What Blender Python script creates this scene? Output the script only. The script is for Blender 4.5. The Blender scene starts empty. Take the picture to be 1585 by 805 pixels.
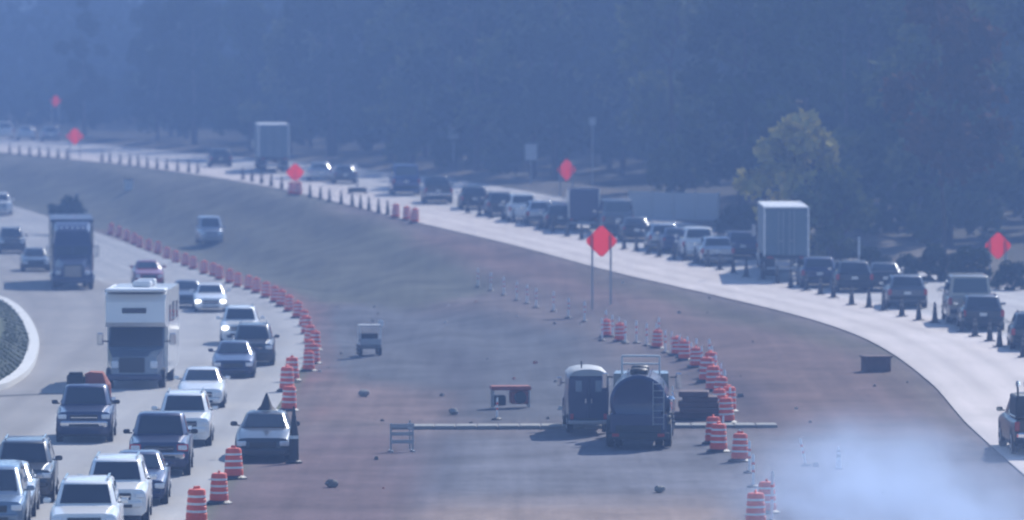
import bpy, bmesh, math, random
from mathutils import Vector, Matrix
R = math.radians
rng = random.Random(7)
scene = bpy.context.scene
COL = scene.collection

# ------------------------------------------------------------------ camera, sky, sun, exposure
F = 9000.0                 # focal length in photograph pixels (1585 wide): a long telephoto
CAMZ = 13.3
VH = 100.0                 # photograph row of the true horizon
PITCH = math.atan((402.5 - VH) / F)
cd = bpy.data.cameras.new('traffic_camera')
cam = bpy.data.objects.new('traffic_camera', cd)
COL.objects.link(cam)
cam.location = (0, 0, CAMZ)
cam.rotation_euler = (R(90) - PITCH, 0, 0)
cd.sensor_width = 36.0
cd.lens = 36.0 * F / 1585.0
cd.clip_start = 1.0
cd.clip_end = 6000
cd.dof.use_dof = True
cd.dof.focus_distance = 185.0
cd.dof.aperture_fstop = 0.95
scene.camera = cam

SUN_EL, SUN_AZ = R(38), R(28)          # azimuth measured from +Y towards +X
w = bpy.data.worlds.new('World'); scene.world = w; w.use_nodes = True
nt = w.node_tree; nt.nodes.clear()
sky = nt.nodes.new('ShaderNodeTexSky'); sky.sky_type = 'NISHITA'; sky.sun_disc = False
sky.sun_elevation = SUN_EL; sky.sun_rotation = SUN_AZ
sky.air_density = 1.0; sky.dust_density = 0.2; sky.ozone_density = 4.0
bg = nt.nodes.new('ShaderNodeBackground'); bg.inputs['Strength'].default_value = 0.15
wo = nt.nodes.new('ShaderNodeOutputWorld')
nt.links.new(sky.outputs[0], bg.inputs[0]); nt.links.new(bg.outputs[0], wo.inputs[0])
sl = bpy.data.lights.new('sun', 'SUN'); sl.energy = 4.7; sl.angle = R(0.53); sl.color = (1.0, 0.97, 0.93)
so = bpy.data.objects.new('sun', sl); COL.objects.link(so)
sd = Vector((math.sin(SUN_AZ) * math.cos(SUN_EL), math.cos(SUN_AZ) * math.cos(SUN_EL), math.sin(SUN_EL)))
so.rotation_euler = sd.to_track_quat('Z', 'Y').to_euler(); so.location = sd * 300
scene.view_settings.view_transform = 'Standard'; scene.view_settings.look = 'None'
scene.view_settings.exposure = 0.58; scene.view_settings.gamma = 1.0
scene.cycles.max_bounces = 6; scene.cycles.diffuse_bounces = 2; scene.cycles.glossy_bounces = 3
scene.cycles.transmission_bounces = 3; scene.cycles.volume_bounces = 1; scene.cycles.transparent_max_bounces = 8
scene.cycles.filter_width = 2.2
scene.cycles.use_denoising = True
scene.cycles.sample_clamp_indirect = 6.0

HAZE_DENSITY = 0.0016
HAZE_COLOR = (0.124, 0.205, 0.40)

# ------------------------------------------------------------------ materials
def new_mat(name):
    m = bpy.data.materials.new(name); m.use_nodes = True
    t = m.node_tree; b = t.nodes['Principled BSDF']
    return m, t, b

def mat(name, col, rough=0.6, metal=0.0, spec=0.5, coat=0.0, noise=0.12, scale=3.0, emit=None, es=0.0):
    m, t, b = new_mat(name)
    b.inputs['Roughness'].default_value = rough
    b.inputs['Metallic'].default_value = metal
    b.inputs['Specular IOR Level'].default_value = spec
    b.inputs['Coat Weight'].default_value = coat
    b.inputs['Coat Roughness'].default_value = 0.08
    tc = t.nodes.new('ShaderNodeTexCoord')
    n = t.nodes.new('ShaderNodeTexNoise'); n.inputs['Scale'].default_value = scale; n.inputs['Detail'].default_value = 5
    r = t.nodes.new('ShaderNodeMix'); r.data_type = 'RGBA'
    r.inputs['A'].default_value = tuple(c * (1 - noise) for c in col) + (1,)
    r.inputs['B'].default_value = tuple(min(1, c * (1 + noise)) for c in col) + (1,)
    t.links.new(tc.outputs['Object'], n.inputs['Vector'])
    t.links.new(n.outputs['Fac'], r.inputs['Factor'])
    t.links.new(r.outputs['Result'], b.inputs['Base Color'])
    if emit:
        b.inputs['Emission Color'].default_value = tuple(emit) + (1,)
        b.inputs['Emission Strength'].default_value = es
    return m

def ground_mat(name, scale=0.35, fine=3.0, amp=0.35, rough=0.95, bump=0.3):
    """colour attribute 'soil' (what the ground is made of) with patchy and fine noise on top"""
    m, t, b = new_mat(name)
    b.inputs['Roughness'].default_value = rough
    b.inputs['Specular IOR Level'].default_value = 0.15
    a = t.nodes.new('ShaderNodeVertexColor'); a.layer_name = 'soil'
    g = t.nodes.new('ShaderNodeNewGeometry')
    n1 = t.nodes.new('ShaderNodeTexNoise'); n1.inputs['Scale'].default_value = scale; n1.inputs['Detail'].default_value = 6
    n2 = t.nodes.new('ShaderNodeTexNoise'); n2.inputs['Scale'].default_value = fine; n2.inputs['Detail'].default_value = 4
    t.links.new(g.outputs['Position'], n1.inputs['Vector']); t.links.new(g.outputs['Position'], n2.inputs['Vector'])
    mp = t.nodes.new('ShaderNodeMapping'); mp.inputs['Scale'].default_value = (1.5, 0.05, 1.0); mp.inputs['Rotation'].default_value = (0, 0, 0.06); t.links.new(g.outputs['Position'], mp.inputs['Vector'])
    n3 = t.nodes.new('ShaderNodeTexNoise'); n3.inputs['Scale'].default_value = 1.0; n3.inputs['Detail'].default_value = 3; t.links.new(mp.outputs[0], n3.inputs['Vector'])
    hf = t.nodes.new('ShaderNodeMath'); hf.operation = 'MULTIPLY_ADD'; hf.inputs[1].default_value = 0.55; t.links.new(n3.outputs['Fac'], hf.inputs[0])
    h2 = t.nodes.new('ShaderNodeMath'); h2.operation = 'MULTIPLY'; h2.inputs[1].default_value = 0.45; t.links.new(n2.outputs['Fac'], h2.inputs[0]); t.links.new(h2.outputs[0], hf.inputs[2])
    ad = t.nodes.new('ShaderNodeMath'); ad.operation = 'ADD'
    t.links.new(n1.outputs['Fac'], ad.inputs[0]); t.links.new(hf.outputs[0], ad.inputs[1])
    mr = t.nodes.new('ShaderNodeMapRange'); mr.inputs['From Min'].default_value = 0.65; mr.inputs['From Max'].default_value = 1.35
    mr.inputs['To Min'].default_value = 1 - amp; mr.inputs['To Max'].default_value = 1 + amp
    t.links.new(ad.outputs[0], mr.inputs['Value'])
    mx = t.nodes.new('ShaderNodeVectorMath'); mx.operation = 'SCALE'
    t.links.new(a.outputs['Color'], mx.inputs[0]); t.links.new(mr.outputs[0], mx.inputs['Scale'])
    t.links.new(mx.outputs[0], b.inputs['Base Color'])
    bp = t.nodes.new('ShaderNodeBump'); bp.inputs['Strength'].default_value = bump; bp.inputs['Distance'].default_value = 0.1
    t.links.new(ad.outputs[0], bp.inputs['Height']); t.links.new(bp.outputs[0], b.inputs['Normal'])
    return m

M = {}
M['ground'] = ground_mat('earth', scale=0.22, amp=0.5)
M['pave'] = ground_mat('concrete pavement', scale=0.12, fine=1.6, amp=0.16, rough=0.9, bump=0.05)
M['glass'] = mat('tinted glass', (0.018, 0.026, 0.04), rough=0.04, spec=0.8, noise=0.05)
M['tyre'] = mat('tyre rubber', (0.018, 0.018, 0.02), rough=0.85)
M['dark'] = mat('dark trim', (0.02, 0.022, 0.026), rough=0.6)
M['grille'] = mat('black grille', (0.015, 0.017, 0.022), rough=0.45)
M['chrome'] = mat('chrome', (0.75, 0.77, 0.8), rough=0.12, metal=1.0, noise=0.03)
M['alu'] = mat('aluminium', (0.6, 0.62, 0.65), rough=0.35, metal=1.0, noise=0.05)
M['lamp'] = mat('headlamp glass', (0.75, 0.78, 0.82), rough=0.08, spec=0.9, noise=0.03)
M['lamp_on'] = mat('lit headlamp', (0.9, 0.9, 0.9), rough=0.2, emit=(1.0, 0.97, 0.9), es=4.0)
M['strobe'] = mat('lit strobe', (0.9, 0.93, 1.0), rough=0.2, emit=(0.65, 0.82, 1.0), es=26.0)
M['tail'] = mat('tail lamp', (0.35, 0.02, 0.02), rough=0.2, spec=0.7)
M['redlamp'] = mat('red lamp rim', (0.5, 0.04, 0.03), rough=0.25)
M['plate'] = mat('plate', (0.7, 0.7, 0.68), rough=0.5)
M['orange'] = mat('safety orange', (0.75, 0.10, 0.02), rough=0.55, noise=0.08)
M['barrel'] = mat('barrel orange', (0.80, 0.11, 0.06), rough=0.6, noise=0.15)
M['reflect'] = mat('white sheeting', (0.8, 0.8, 0.8), rough=0.35, noise=0.05)
M['signface'] = mat('fluorescent sign sheeting', (0.85, 0.07, 0.03), rough=0.5, noise=0.05, emit=(1.0, 0.05, 0.05), es=0.0)
_m = M['signface']; _t = _m.node_tree; _b = _t.nodes['Principled BSDF']
_tr = _t.nodes.new('ShaderNodeBsdfTranslucent'); _tr.inputs['Color'].default_value = (1.0, 0.10, 0.06, 1); _ms = _t.nodes.new('ShaderNodeMixShader'); _ms.inputs[0].default_value = 0.62
_t.links.new(_b.outputs[0], _ms.inputs[1]); _t.links.new(_tr.outputs[0], _ms.inputs[2]); _t.links.new(_ms.outputs[0], _t.nodes['Material Output'].inputs['Surface'])   # roll-up vinyl lets the sun through
M['steel'] = mat('galvanised steel', (0.35, 0.36, 0.38), rough=0.5, metal=0.6)
M['conedark'] = mat('near-black cone rubber', (0.03, 0.028, 0.032), rough=0.7)  # even near-black tone for the cones and the tall post
M['concrete'] = mat('cast concrete', (0.42, 0.41, 0.38), rough=0.9, noise=0.2, scale=1.2)
M['concdark'] = mat('old concrete', (0.16, 0.15, 0.14), rough=0.95, noise=0.25, scale=1.2)
M['slabedge'] = mat('dusty slab edge', (0.24, 0.235, 0.22), rough=0.9, noise=0.3, scale=0.8)
M['rustdark'] = mat('old rusty plate', (0.10, 0.05, 0.045), rough=0.85, noise=0.3)
M['kerb'] = mat('kerb concrete', (0.62, 0.61, 0.58), rough=0.9, noise=0.15, scale=1.5)
M['darkline'] = mat('dark road line', (0.03, 0.03, 0.03), rough=0.8)
M['paint'] = mat('worn road paint', (0.52, 0.52, 0.50), rough=0.7, noise=0.2, scale=1.0)
M['bark'] = mat('bark', (0.07, 0.05, 0.035), rough=0.95, noise=0.3)
M['rust'] = mat('rusty steel', (0.30, 0.07, 0.045), rough=0.8, noise=0.3)
M['canvas'] = mat('pale canvas', (0.62, 0.63, 0.62), rough=0.8, noise=0.1)
M['dusty'] = mat('dusty pale roof', (0.36, 0.37, 0.38), rough=0.6, noise=0.15)
M['trailerskin'] = mat('dark teal trailer skin', (0.11, 0.16, 0.19), rough=0.6, noise=0.12)  # even dark teal on trailer box and doors
M['skinwall'] = mat('pale panel wall', (0.42, 0.46, 0.50), rough=0.8, noise=0.1)
M['bird'] = mat('dark plumage', (0.02, 0.02, 0.022), rough=0.8)

PAINT = {
 'white': ((0.80, 0.80, 0.79), 0.25, 0.0), 'silver': ((0.50, 0.52, 0.55), 0.25, 0.6), 'black': ((0.020, 0.022, 0.027), 0.32, 0.5),
 'navy': ((0.016, 0.028, 0.085), 0.32, 0.4), 'blue': ((0.02, 0.05, 0.18), 0.2, 0.1), 'grey': ((0.11, 0.12, 0.14), 0.33, 0.6),
 'red': ((0.30, 0.02, 0.02), 0.22, 0.0), 'tan': ((0.32, 0.28, 0.22), 0.25, 0.3), 'steelblue': ((0.16, 0.22, 0.30), 0.25, 0.4),
 'charcoal': ((0.045, 0.05, 0.06), 0.33, 0.6),
}
for k, (c, r_, mt) in PAINT.items():
    M['p_' + k] = mat(k + ' car paint', c, rough=r_, metal=mt, coat=0.6, noise=0.05, scale=1.0)

def leaf_mat(name, cols):
    m, t, b = new_mat(name)
    b.inputs['Roughness'].default_value = 0.95; b.inputs['Specular IOR Level'].default_value = 0.03
    g = t.nodes.new('ShaderNodeNewGeometry'); oi = t.nodes.new('ShaderNodeObjectInfo')
    ad = t.nodes.new('ShaderNodeMath'); ad.operation = 'MULTIPLY_ADD'
    ad.inputs[1].default_value = 0.55
    ml = t.nodes.new('ShaderNodeMath'); ml.operation = 'MULTIPLY'; ml.inputs[1].default_value = 0.45
    t.links.new(g.outputs['Random Per Island'], ad.inputs[0]); t.links.new(oi.outputs['Random'], ml.inputs[0]); t.links.new(ml.outputs[0], ad.inputs[2])
    cr = t.nodes.new('ShaderNodeValToRGB')
    while len(cr.color_ramp.elements) < len(cols): cr.color_ramp.elements.new(0.5)
    for i, c in enumerate(cols):
        cr.color_ramp.elements[i].position = i / (len(cols) - 1); cr.color_ramp.elements[i].color = tuple(c) + (1,)
    t.links.new(ad.outputs[0], cr.inputs['Fac']); t.links.new(cr.outputs['Color'], b.inputs['Base Color'])
    tl = t.nodes.new('ShaderNodeBsdfTranslucent'); ms = t.nodes.new('ShaderNodeMixShader'); ms.inputs[0].default_value = 0.15
    t.links.new(cr.outputs['Color'], tl.inputs['Color'])
    t.links.new(b.outputs[0], ms.inputs[1]); t.links.new(tl.outputs[0], ms.inputs[2])
    t.links.new(ms.outputs[0], t.nodes['Material Output'].inputs['Surface'])
    return m
M['leaf'] = leaf_mat('green foliage', [(0.025, 0.04, 0.018), (0.045, 0.07, 0.025), (0.07, 0.095, 0.035)])
M['leaf_light'] = leaf_mat('pale foliage', [(0.05, 0.07, 0.025), (0.10, 0.12, 0.045), (0.14, 0.15, 0.06)])
M['leaf_dark'] = leaf_mat('dark foliage', [(0.018, 0.028, 0.016), (0.03, 0.045, 0.02), (0.045, 0.06, 0.03)])
M['leaf_yellow'] = leaf_mat('yellowing foliage', [(0.22, 0.22, 0.06), (0.36, 0.32, 0.10), (0.46, 0.40, 0.14)])
M['leaf_red'] = leaf_mat('reddening foliage', [(0.06, 0.035, 0.02), (0.10, 0.05, 0.025), (0.13, 0.07, 0.03)])
M['grassblade'] = leaf_mat('grass', [(0.08, 0.105, 0.05), (0.11, 0.13, 0.065), (0.15, 0.15, 0.085)])

# ------------------------------------------------------------------ mesh helper
class MB:
    def __init__(s): s.v = []; s.f = []; s.m = []; s.mats = []
    def mi(s, m):
        if m not in s.mats: s.mats.append(m)
        return s.mats.index(m)
    def add(s, vs, fs, m):
        o = len(s.v); k = s.mi(m)
        s.v += [tuple(v) for v in vs]
        for f in fs: s.f.append(tuple(o + i for i in f)); s.m.append(k)
    def box(s, c, d, m, rot=None, taper=1.0, bev=0.0):
        x, y, z = d[0] / 2, d[1] / 2, d[2] / 2
        if bev > 0:
            b = min(bev, x * .8, y * .8, z * .8)
            bm = bmesh.new(); bmesh.ops.create_cube(bm, size=1)
            for vv in bm.verts: vv.co = Vector((vv.co.x * d[0], vv.co.y * d[1], vv.co.z * d[2]))
            bmesh.ops.bevel(bm, geom=bm.edges[:], offset=b, segments=1, affect='EDGES')
            bm.verts.index_update()
            vs = [vv.co.copy() for vv in bm.verts]; fs = [tuple(q.index for q in ff.verts) for ff in bm.faces]; bm.free()
        else:
            vs = [Vector((a * x * (taper if cc > 0 else 1), bb * y * (taper if cc > 0 else 1), cc * z)) for cc in (-1, 1) for bb in (-1, 1) for a in (-1, 1)]
            fs = [(0, 2, 3, 1), (4, 5, 7, 6), (0, 1, 5, 4), (2, 6, 7, 3), (0, 4, 6, 2), (1, 3, 7, 5)]
        if rot is not None: vs = [rot @ v for v in vs]
        c = Vector(c); s.add([v + c for v in vs], fs, m)
    def quad(s, p, m): s.add(p, [(0, 1, 2, 3)], m)
    def lathe(s, prof, m, c=(0, 0, 0), axis='z', n=16, capped=True):
        vs = []; fs = []
        for r, h in prof:
            for k in range(n):
                a = 2 * math.pi * k / n; p = (r * math.cos(a), r * math.sin(a), h)
                if axis == 'x': p = (h, r * math.cos(a), r * math.sin(a))
                if axis == 'y': p = (r * math.sin(a), h, r * math.cos(a))
                vs.append(tuple(p[i] + c[i] for i in range(3)))
        for i in range(len(prof) - 1):
            for k in range(n):
                a, b = i * n + k, i * n + (k + 1) % n
                fs.append((a, b, b + n, a + n))
        if capped:
            fs.append(tuple(range(n))[::-1]); fs.append(tuple(range((len(prof) - 1) * n, len(prof) * n)))
        s.add(vs, fs, m)
    def tube(s, a, b, r0, m, r1=None, n=8):
        a, b = Vector(a), Vector(b); r1 = r0 if r1 is None else r1
        q = (b - a).to_track_quat('Z', 'Y'); vs = []
        for p, r in ((a, r0), (b, r1)):
            for k in range(n):
                t = 2 * math.pi * k / n; vs.append(p + q @ Vector((r * math.cos(t), r * math.sin(t), 0)))
        fs = [(k, (k + 1) % n, n + (k + 1) % n, n + k) for k in range(n)] + [tuple(range(n))[::-1], tuple(range(n, 2 * n))]
        s.add(vs, fs, m)
    def loft(s, rings, m, cap=True):
        n = len(rings[0]); vs = [p for r in rings for p in r]; fs = []
        for i in range(len(rings) - 1):
            for k in range(n):
                fs.append((i * n + k, i * n + (k + 1) % n, (i + 1) * n + (k + 1) % n, (i + 1) * n + k))
        if cap: fs.append(tuple(range(n))[::-1]); fs.append(tuple(range((len(rings) - 1) * n, len(rings) * n)))
        s.add(vs, fs, m)
    def mesh(s, name, smooth=None):
        me = bpy.data.meshes.new(name); me.from_pydata(s.v, [], s.f)
        for m in s.mats: me.materials.append(M[m])
        me.polygons.foreach_set('material_index', s.m)
        bm = bmesh.new(); bm.from_mesh(me); bmesh.ops.recalc_face_normals(bm, faces=bm.faces); bm.to_mesh(me); bm.free()
        if smooth:
            me.shade_smooth(); me.set_sharp_from_angle(angle=R(smooth))
        me.update(); return me

def link(name, me, parent=None):
    o = bpy.data.objects.new(name, me); COL.objects.link(o)
    if parent: o.parent = parent
    return o
def tag(o, label=None, cat=None, group=None, kind=None):
    if label: o['label'] = label
    if cat: o['category'] = cat
    if group: o['group'] = group
    if kind: o['kind'] = kind
    return o
def build(name, mb, parent=None, smooth=None): return link(name, mb.mesh(name, smooth), parent)

# A blueprint is a list of (name, mesh, child blueprint, location); stamp() links one thing from it, sharing meshes.
def stamp(name, bp, loc, rz=0.0, sc=1.0):
    o = bpy.data.objects.new(name, None); COL.objects.link(o)
    o.empty_display_size = 0.3
    o.location = loc; o.rotation_euler = (0, 0, rz); o.scale = sc if isinstance(sc, tuple) else (sc, sc, sc)
    for pn, me, subs, pl in bp:
        p = link(pn, me, o); p.location = pl
        for sn, sm, _, sloc in subs:
            q = link(sn, sm, p); q.location = sloc
    return o
def P(name, mb, subs=(), loc=(0, 0, 0), smooth=None): return (name, mb.mesh(name, smooth), list(subs), loc)

# ------------------------------------------------------------------ terrain: two curving carriageways and the median between
def interp(tab, x):
    if x <= tab[0][0]: return tab[0][1]
    if x >= tab[-1][0]:
        (a, b), (c, d) = tab[-2], tab[-1]; return d + (d - b) / (c - a) * (x - c)
    for i in range(len(tab) - 1):
        if tab[i][0] <= x <= tab[i + 1][0]:
            x0, y0 = tab[i]; x1, y1 = tab[i + 1]; h = x1 - x0; t = (x - x0) / h
            def sl_(j):
                if j == 0: return (tab[1][1] - tab[0][1]) / (tab[1][0] - tab[0][0])
                if j == len(tab) - 1: return (tab[j][1] - tab[j - 1][1]) / (tab[j][0] - tab[j - 1][0])
                return (tab[j + 1][1] - tab[j - 1][1]) / (tab[j + 1][0] - tab[j - 1][0])
            m0, m1 = sl_(i) * h, sl_(i + 1) * h
            return (2*t**3 - 3*t*t + 1)*y0 + (t**3 - 2*t*t + t)*m0 + (-2*t**3 + 3*t*t)*y1 + (t**3 - t*t)*m1
LX = [(100, -9.2), (190, -9.2), (236, -9.2), (276, -9.7), (320, -12.2), (346, -15.3), (375, -20), (430, -28.6), (461, -34.5), (500, -43.5), (560, -60), (650, -90), (800, -150)]
RX = [(100, 16.5), (209, 16.5), (234, 16.8), (261, 16.2), (279, 14.4), (300, 10.9), (331, 5.6), (360, 0.2), (391, -6.4), (439, -15.6), (461, -20.2), (523, -34.2), (580, -50), (640, -69), (700, -91), (800, -134)]
LZ = [(100, 0.1), (158, 0.1), (240, -0.07), (316, -0.1), (409, 0.0), (461, 0.5), (500, 1.3), (560, 2.4), (650, 3.6), (900, 5)]
RZ = [(100, 0.1), (160, 0.05), (200, 0.2), (234, 0.55), (261, 0.84), (279, 1.07), (300, 1.3), (331, 1.55), (360, 2.1), (391, 2.7), (461, 3.8), (523, 4.2), (580, 4.45), (640, 5.0), (700, 5.4), (900, 6)]
RW = 18.0     # right carriageway width, measured along x
def lx(y): return interp(LX, y)
def rx(y): return interp(RX, y)
def lz(y): return interp(LZ, y)
def rz_(y): return interp(RZ, y)
def sstep(a, b, t):
    t = max(0, min(1, (t - a) / (b - a))); return t * t * (3 - 2 * t)
def gz(x, y):
    a, b, za, zb = lx(y), rx(y), lz(y), rz_(y)
    if x <= a: return za
    if x <= b:
        t = (x - a) / (b - a)
        z = za + (zb - za) * sstep(0.12, 0.97, t)
        k = sstep(215, 300, y)
        return z + k * 0.22 * math.sin(x * 0.9 + y * 0.05) * math.sin(y * 0.13 + x * .2) * sstep(0, .12, t) * sstep(0, .1, 1 - t)
    e = b + RW
    if x <= e: return zb
    d = x - e
    return zb + 0.4 * sstep(0, 5, d) - 0.5 * sstep(5, 9, d) + 3.5 * sstep(9, 60, d) + 6 * sstep(60, 300, d)
def ray(u, v):
    x, yv = (u - 792.5) / F, -(v - 402.5) / F
    c, s = math.cos(PITCH), math.sin(PITCH)
    return Vector((x, c + yv * s, -s + yv * c))
def pix(u, v, lift=0.0):
    """the ground point seen at photograph pixel (u, v)"""
    d = ray(u, v); k = 100.0; step = 1.0
    while k < 900:
        p = d * k
        if p.z + CAMZ - gz(p.x, p.y) < 0: break
        k += step
    lo, hi = k - step, k
    for _ in range(20):
        k = (lo + hi) / 2; p = d * k
        if p.z + CAMZ - gz(p.x, p.y) < 0: hi = k
        else: lo = k
    p = d * k
    return Vector((p.x, p.y, gz(p.x, p.y) + lift))
def spot(u, D):
    x = (u - 792.5) / F * D
    return Vector((x, D, gz(x, D)))
def proj(p):
    c, s = math.cos(PITCH), math.sin(PITCH)
    y, z = p[1], p[2] - CAMZ
    dep = y * c - z * s; up = y * s + z * c
    return 792.5 + F * p[0] / dep, 402.5 - F * up / dep
def heading(tab, y):      # angle of the carriageway against +Y
    return -math.atan((interp(tab, y + 4) - interp(tab, y - 4)) / 8.0)
def lane_heading(tab, x, y, k):   # vehicles edging round the bend, not yet fully turned
    return heading(tab, y) * k - math.atan(x / y) * (1 - k)

def inpoly(u, v, poly):
    c = False; n = len(poly)
    for i in range(n):
        x0, y0 = poly[i]; x1, y1 = poly[i - 1]
        if (y0 > v) != (y1 > v) and u < (x1 - x0) * (v - y0) / (y1 - y0) + x0: c = not c
    return c
def W(poly): return [tuple(pix(u, v).xy) for u, v in poly]     # a patch of ground, kept in world metres
DIRT = (0.122, 0.096, 0.092)
ZONES = [
 ((0.084, 0.085, 0.064), W([(0, 253), (150, 262), (480, 312), (650, 365), (780, 440), (640, 480), (430, 462), (330, 412), (200, 366), (0, 312)])),
 ((0.062, 0.060, 0.049), W([(0, 262), (150, 268), (420, 310), (560, 350), (560, 372), (400, 325), (150, 284), (0, 276)])),
 ((0.193, 0.087, 0.078), W([(120, 352), (200, 364), (330, 410), (470, 462), (520, 520), (500, 650), (455, 650), (485, 530), (440, 478), (300, 415)])),
 ((0.124, 0.079, 0.072), W([(640, 350), (800, 385), (1100, 465), (1370, 535), (1440, 595), (1500, 662), (1200, 662), (1140, 600), (1010, 500), (800, 430), (640, 375)])),
 ((0.083, 0.072, 0.054), W([(900, 412), (1100, 465), (1370, 535), (1440, 595), (1500, 662), (1470, 662), (1400, 590), (1330, 545), (1080, 485), (900, 425)])),
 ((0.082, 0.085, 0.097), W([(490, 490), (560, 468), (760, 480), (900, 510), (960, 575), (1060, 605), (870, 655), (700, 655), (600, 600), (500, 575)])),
 ((0.054, 0.054, 0.067), W([(660, 535), (740, 555), (760, 645), (700, 654), (690, 600)])),
 ((0.143, 0.099, 0.094), W([(480, 590), (610, 592), (690, 610), (700, 655), (460, 655)])),
 ((0.064, 0.044, 0.053), W([(1010, 520), (1100, 560), (1190, 600), (1200, 655), (1140, 655), (1080, 600)])),
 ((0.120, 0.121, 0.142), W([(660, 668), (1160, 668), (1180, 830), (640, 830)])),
 ((0.221, 0.169, 0.149), W([(640, 772), (1150, 772), (1160, 900), (630, 900)])),
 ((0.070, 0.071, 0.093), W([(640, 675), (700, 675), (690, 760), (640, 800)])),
 ((0.120, 0.081, 0.087), W([(460, 665), (640, 665), (640, 830), (320, 830), (360, 760)])),
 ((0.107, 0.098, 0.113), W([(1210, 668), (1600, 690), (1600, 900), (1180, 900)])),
]
def soil(x, y):
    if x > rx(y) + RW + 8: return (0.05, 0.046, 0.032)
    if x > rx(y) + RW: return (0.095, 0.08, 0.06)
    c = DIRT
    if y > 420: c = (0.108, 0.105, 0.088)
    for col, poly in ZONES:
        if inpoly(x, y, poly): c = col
    return c

ys = []
y = -60.0
while y < 900:
    ys.append(y); y += (20 if y < 130 else 2.5 if y < 480 else 6 if y < 700 else 25)
ys += [1000, 1150, 1400]
def row(yv):
    a, b = lx(yv), rx(yv)
    r = [('f', -1400), ('f', -700), ('f', -400), ('f', min(-200, a - 90)), ('l', a - 42)]
    r += [('l', a - 42 + 42 * k / 60) for k in range(1, 60)]
    r += [('l', a)]
    r += [('m', a + (b - a) * k / 44) for k in range(1, 44)]
    r += [('r', b + RW * k / 30) for k in range(31)]
    r += [('v', b + RW + d) for d in (1.5, 3, 5, 7, 9, 14, 20, 30, 45, 60, 120, 250, 500, 900, 1400)]
    return r
GRID = [[(t, x, yv) for t, x in row(yv)] for yv in ys]
NC = len(GRID[0])
def sheet(name, c0, c1, lift, m, colfn, r0=0, r1=None, drop=0.0):
    r1 = len(ys) if r1 is None else r1
    vs = []; cs = []
    for g in GRID[r0:r1]:
        for t, x, yv in g[c0:c1]:
            vs.append((x, yv, gz(x, yv) + lift)); cs.append(colfn(x, yv))
    n = c1 - c0
    fs = [(i * n + k, i * n + k + 1, (i + 1) * n + k + 1, (i + 1) * n + k) for i in range(r1 - r0 - 1) for k in range(n - 1)]
    me = bpy.data.meshes.new(name); me.from_pydata(vs, [], fs); me.materials.append(M[m])
    ca = me.color_attributes.new('soil', 'FLOAT_COLOR', 'POINT')
    ca.data.foreach_set('color', [q for c in cs for q in (c[0], c[1], c[2], 1.0)])
    me.shade_smooth(); me.update()
    return tag(link(name, me), kind='structure')
# soften the borders of the soils a little
_sc = {}
def soil_soft(x, y):
    acc = [0, 0, 0]
    offs = ((0, 0), (0.8, 2), (-0.8, 2), (0.8, -2), (-0.8, -2), (0, 4), (0, -4))
    for dx, dy in offs:
        c = soil(x + dx, y + dy)
        for i in range(3): acc[i] += c[i] / len(offs)
    return acc
def soil_any(x, y):
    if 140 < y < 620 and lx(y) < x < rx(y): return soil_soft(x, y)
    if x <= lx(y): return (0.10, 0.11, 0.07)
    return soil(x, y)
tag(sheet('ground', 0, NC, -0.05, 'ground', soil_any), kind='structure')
iL0 = 4; iL1 = 65; iR0 = 64 + 44; iR1 = iR0 + 31
def tracks(d, c0):        # tyre-darkened wheel paths and an oil line in each 3.65 m lane
    f = 1.0
    for k in range(-1, 5):
        for o_, a_, w_ in ((-.85, .17, .35), (.85, .17, .35), (0, .09, .3)):
            f -= a_ * math.exp(-((d - c0 - 3.65 * k - o_) / w_) ** 2)
    return f
def lcol(x, y):
    d = lx(y) - x; f = tracks(d, 2.3); c = (0.37, 0.36, 0.35) if d < 7.8 else (0.28, 0.265, 0.25)
    return tuple(q * f for q in c)
def rcol(x, y):
    d = x - rx(y); f = tracks(d, 4.6); c = (0.60, 0.53, 0.49) if d < 6.5 else (0.46, 0.435, 0.42)
    return tuple(q * f for q in c)
sheet('left_road', iL0, iL1, 0.0, 'pave', lcol)
sheet('right_road', iR0, iR1, 0.0, 'pave', rcol)

def strip(name, fn, y0, y1, width, m, dash=None, lift=0.006):
    mb = MB(); yv = y0
    L = dash[0] if dash else 5.0; G = dash[1] if dash else 0.0
    while yv < y1:
        e = min(yv + L, y1)
        if dash is None or True:
            pts = []
            for q in (yv, e):
                x = fn(q); z = max(gz(x - width / 2, q), gz(x + width / 2, q)) + lift
                pts.append([(x - width / 2, q, z), (x + width / 2, q, z)])
            mb.quad([pts[0][0], pts[0][1], pts[1][1], pts[1][0]], m)
        yv = e + G
    return tag(build(name, mb), kind='structure')
strip('lane_marking', lambda q: lx(q) - 4.15, 120, 460, 0.12, 'paint', (3, 9))
strip('lane_marking', lambda q: lx(q) - 7.8, 120, 460, 0.12, 'paint', (3, 9))
strip('edge_line', lambda q: rx(q) + RW - 2.6, 130, 640, 0.14, 'paint', (10, 0.0))
for (u0, v0, u1, v1) in ((-40, 615, 96, 609), (-60, 697, 78, 693)):       # dark strips laid across the left road
    a, b = pix(u0, v0, 0.006), pix(u1, v1, 0.006); mb = MB()
    dy = Vector((0, 0.75, 0)); mb.quad([a - dy, b - dy * .4, b + dy * .4, a + dy], 'darkline')
    tag(build('road_line', mb), kind='structure')

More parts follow.
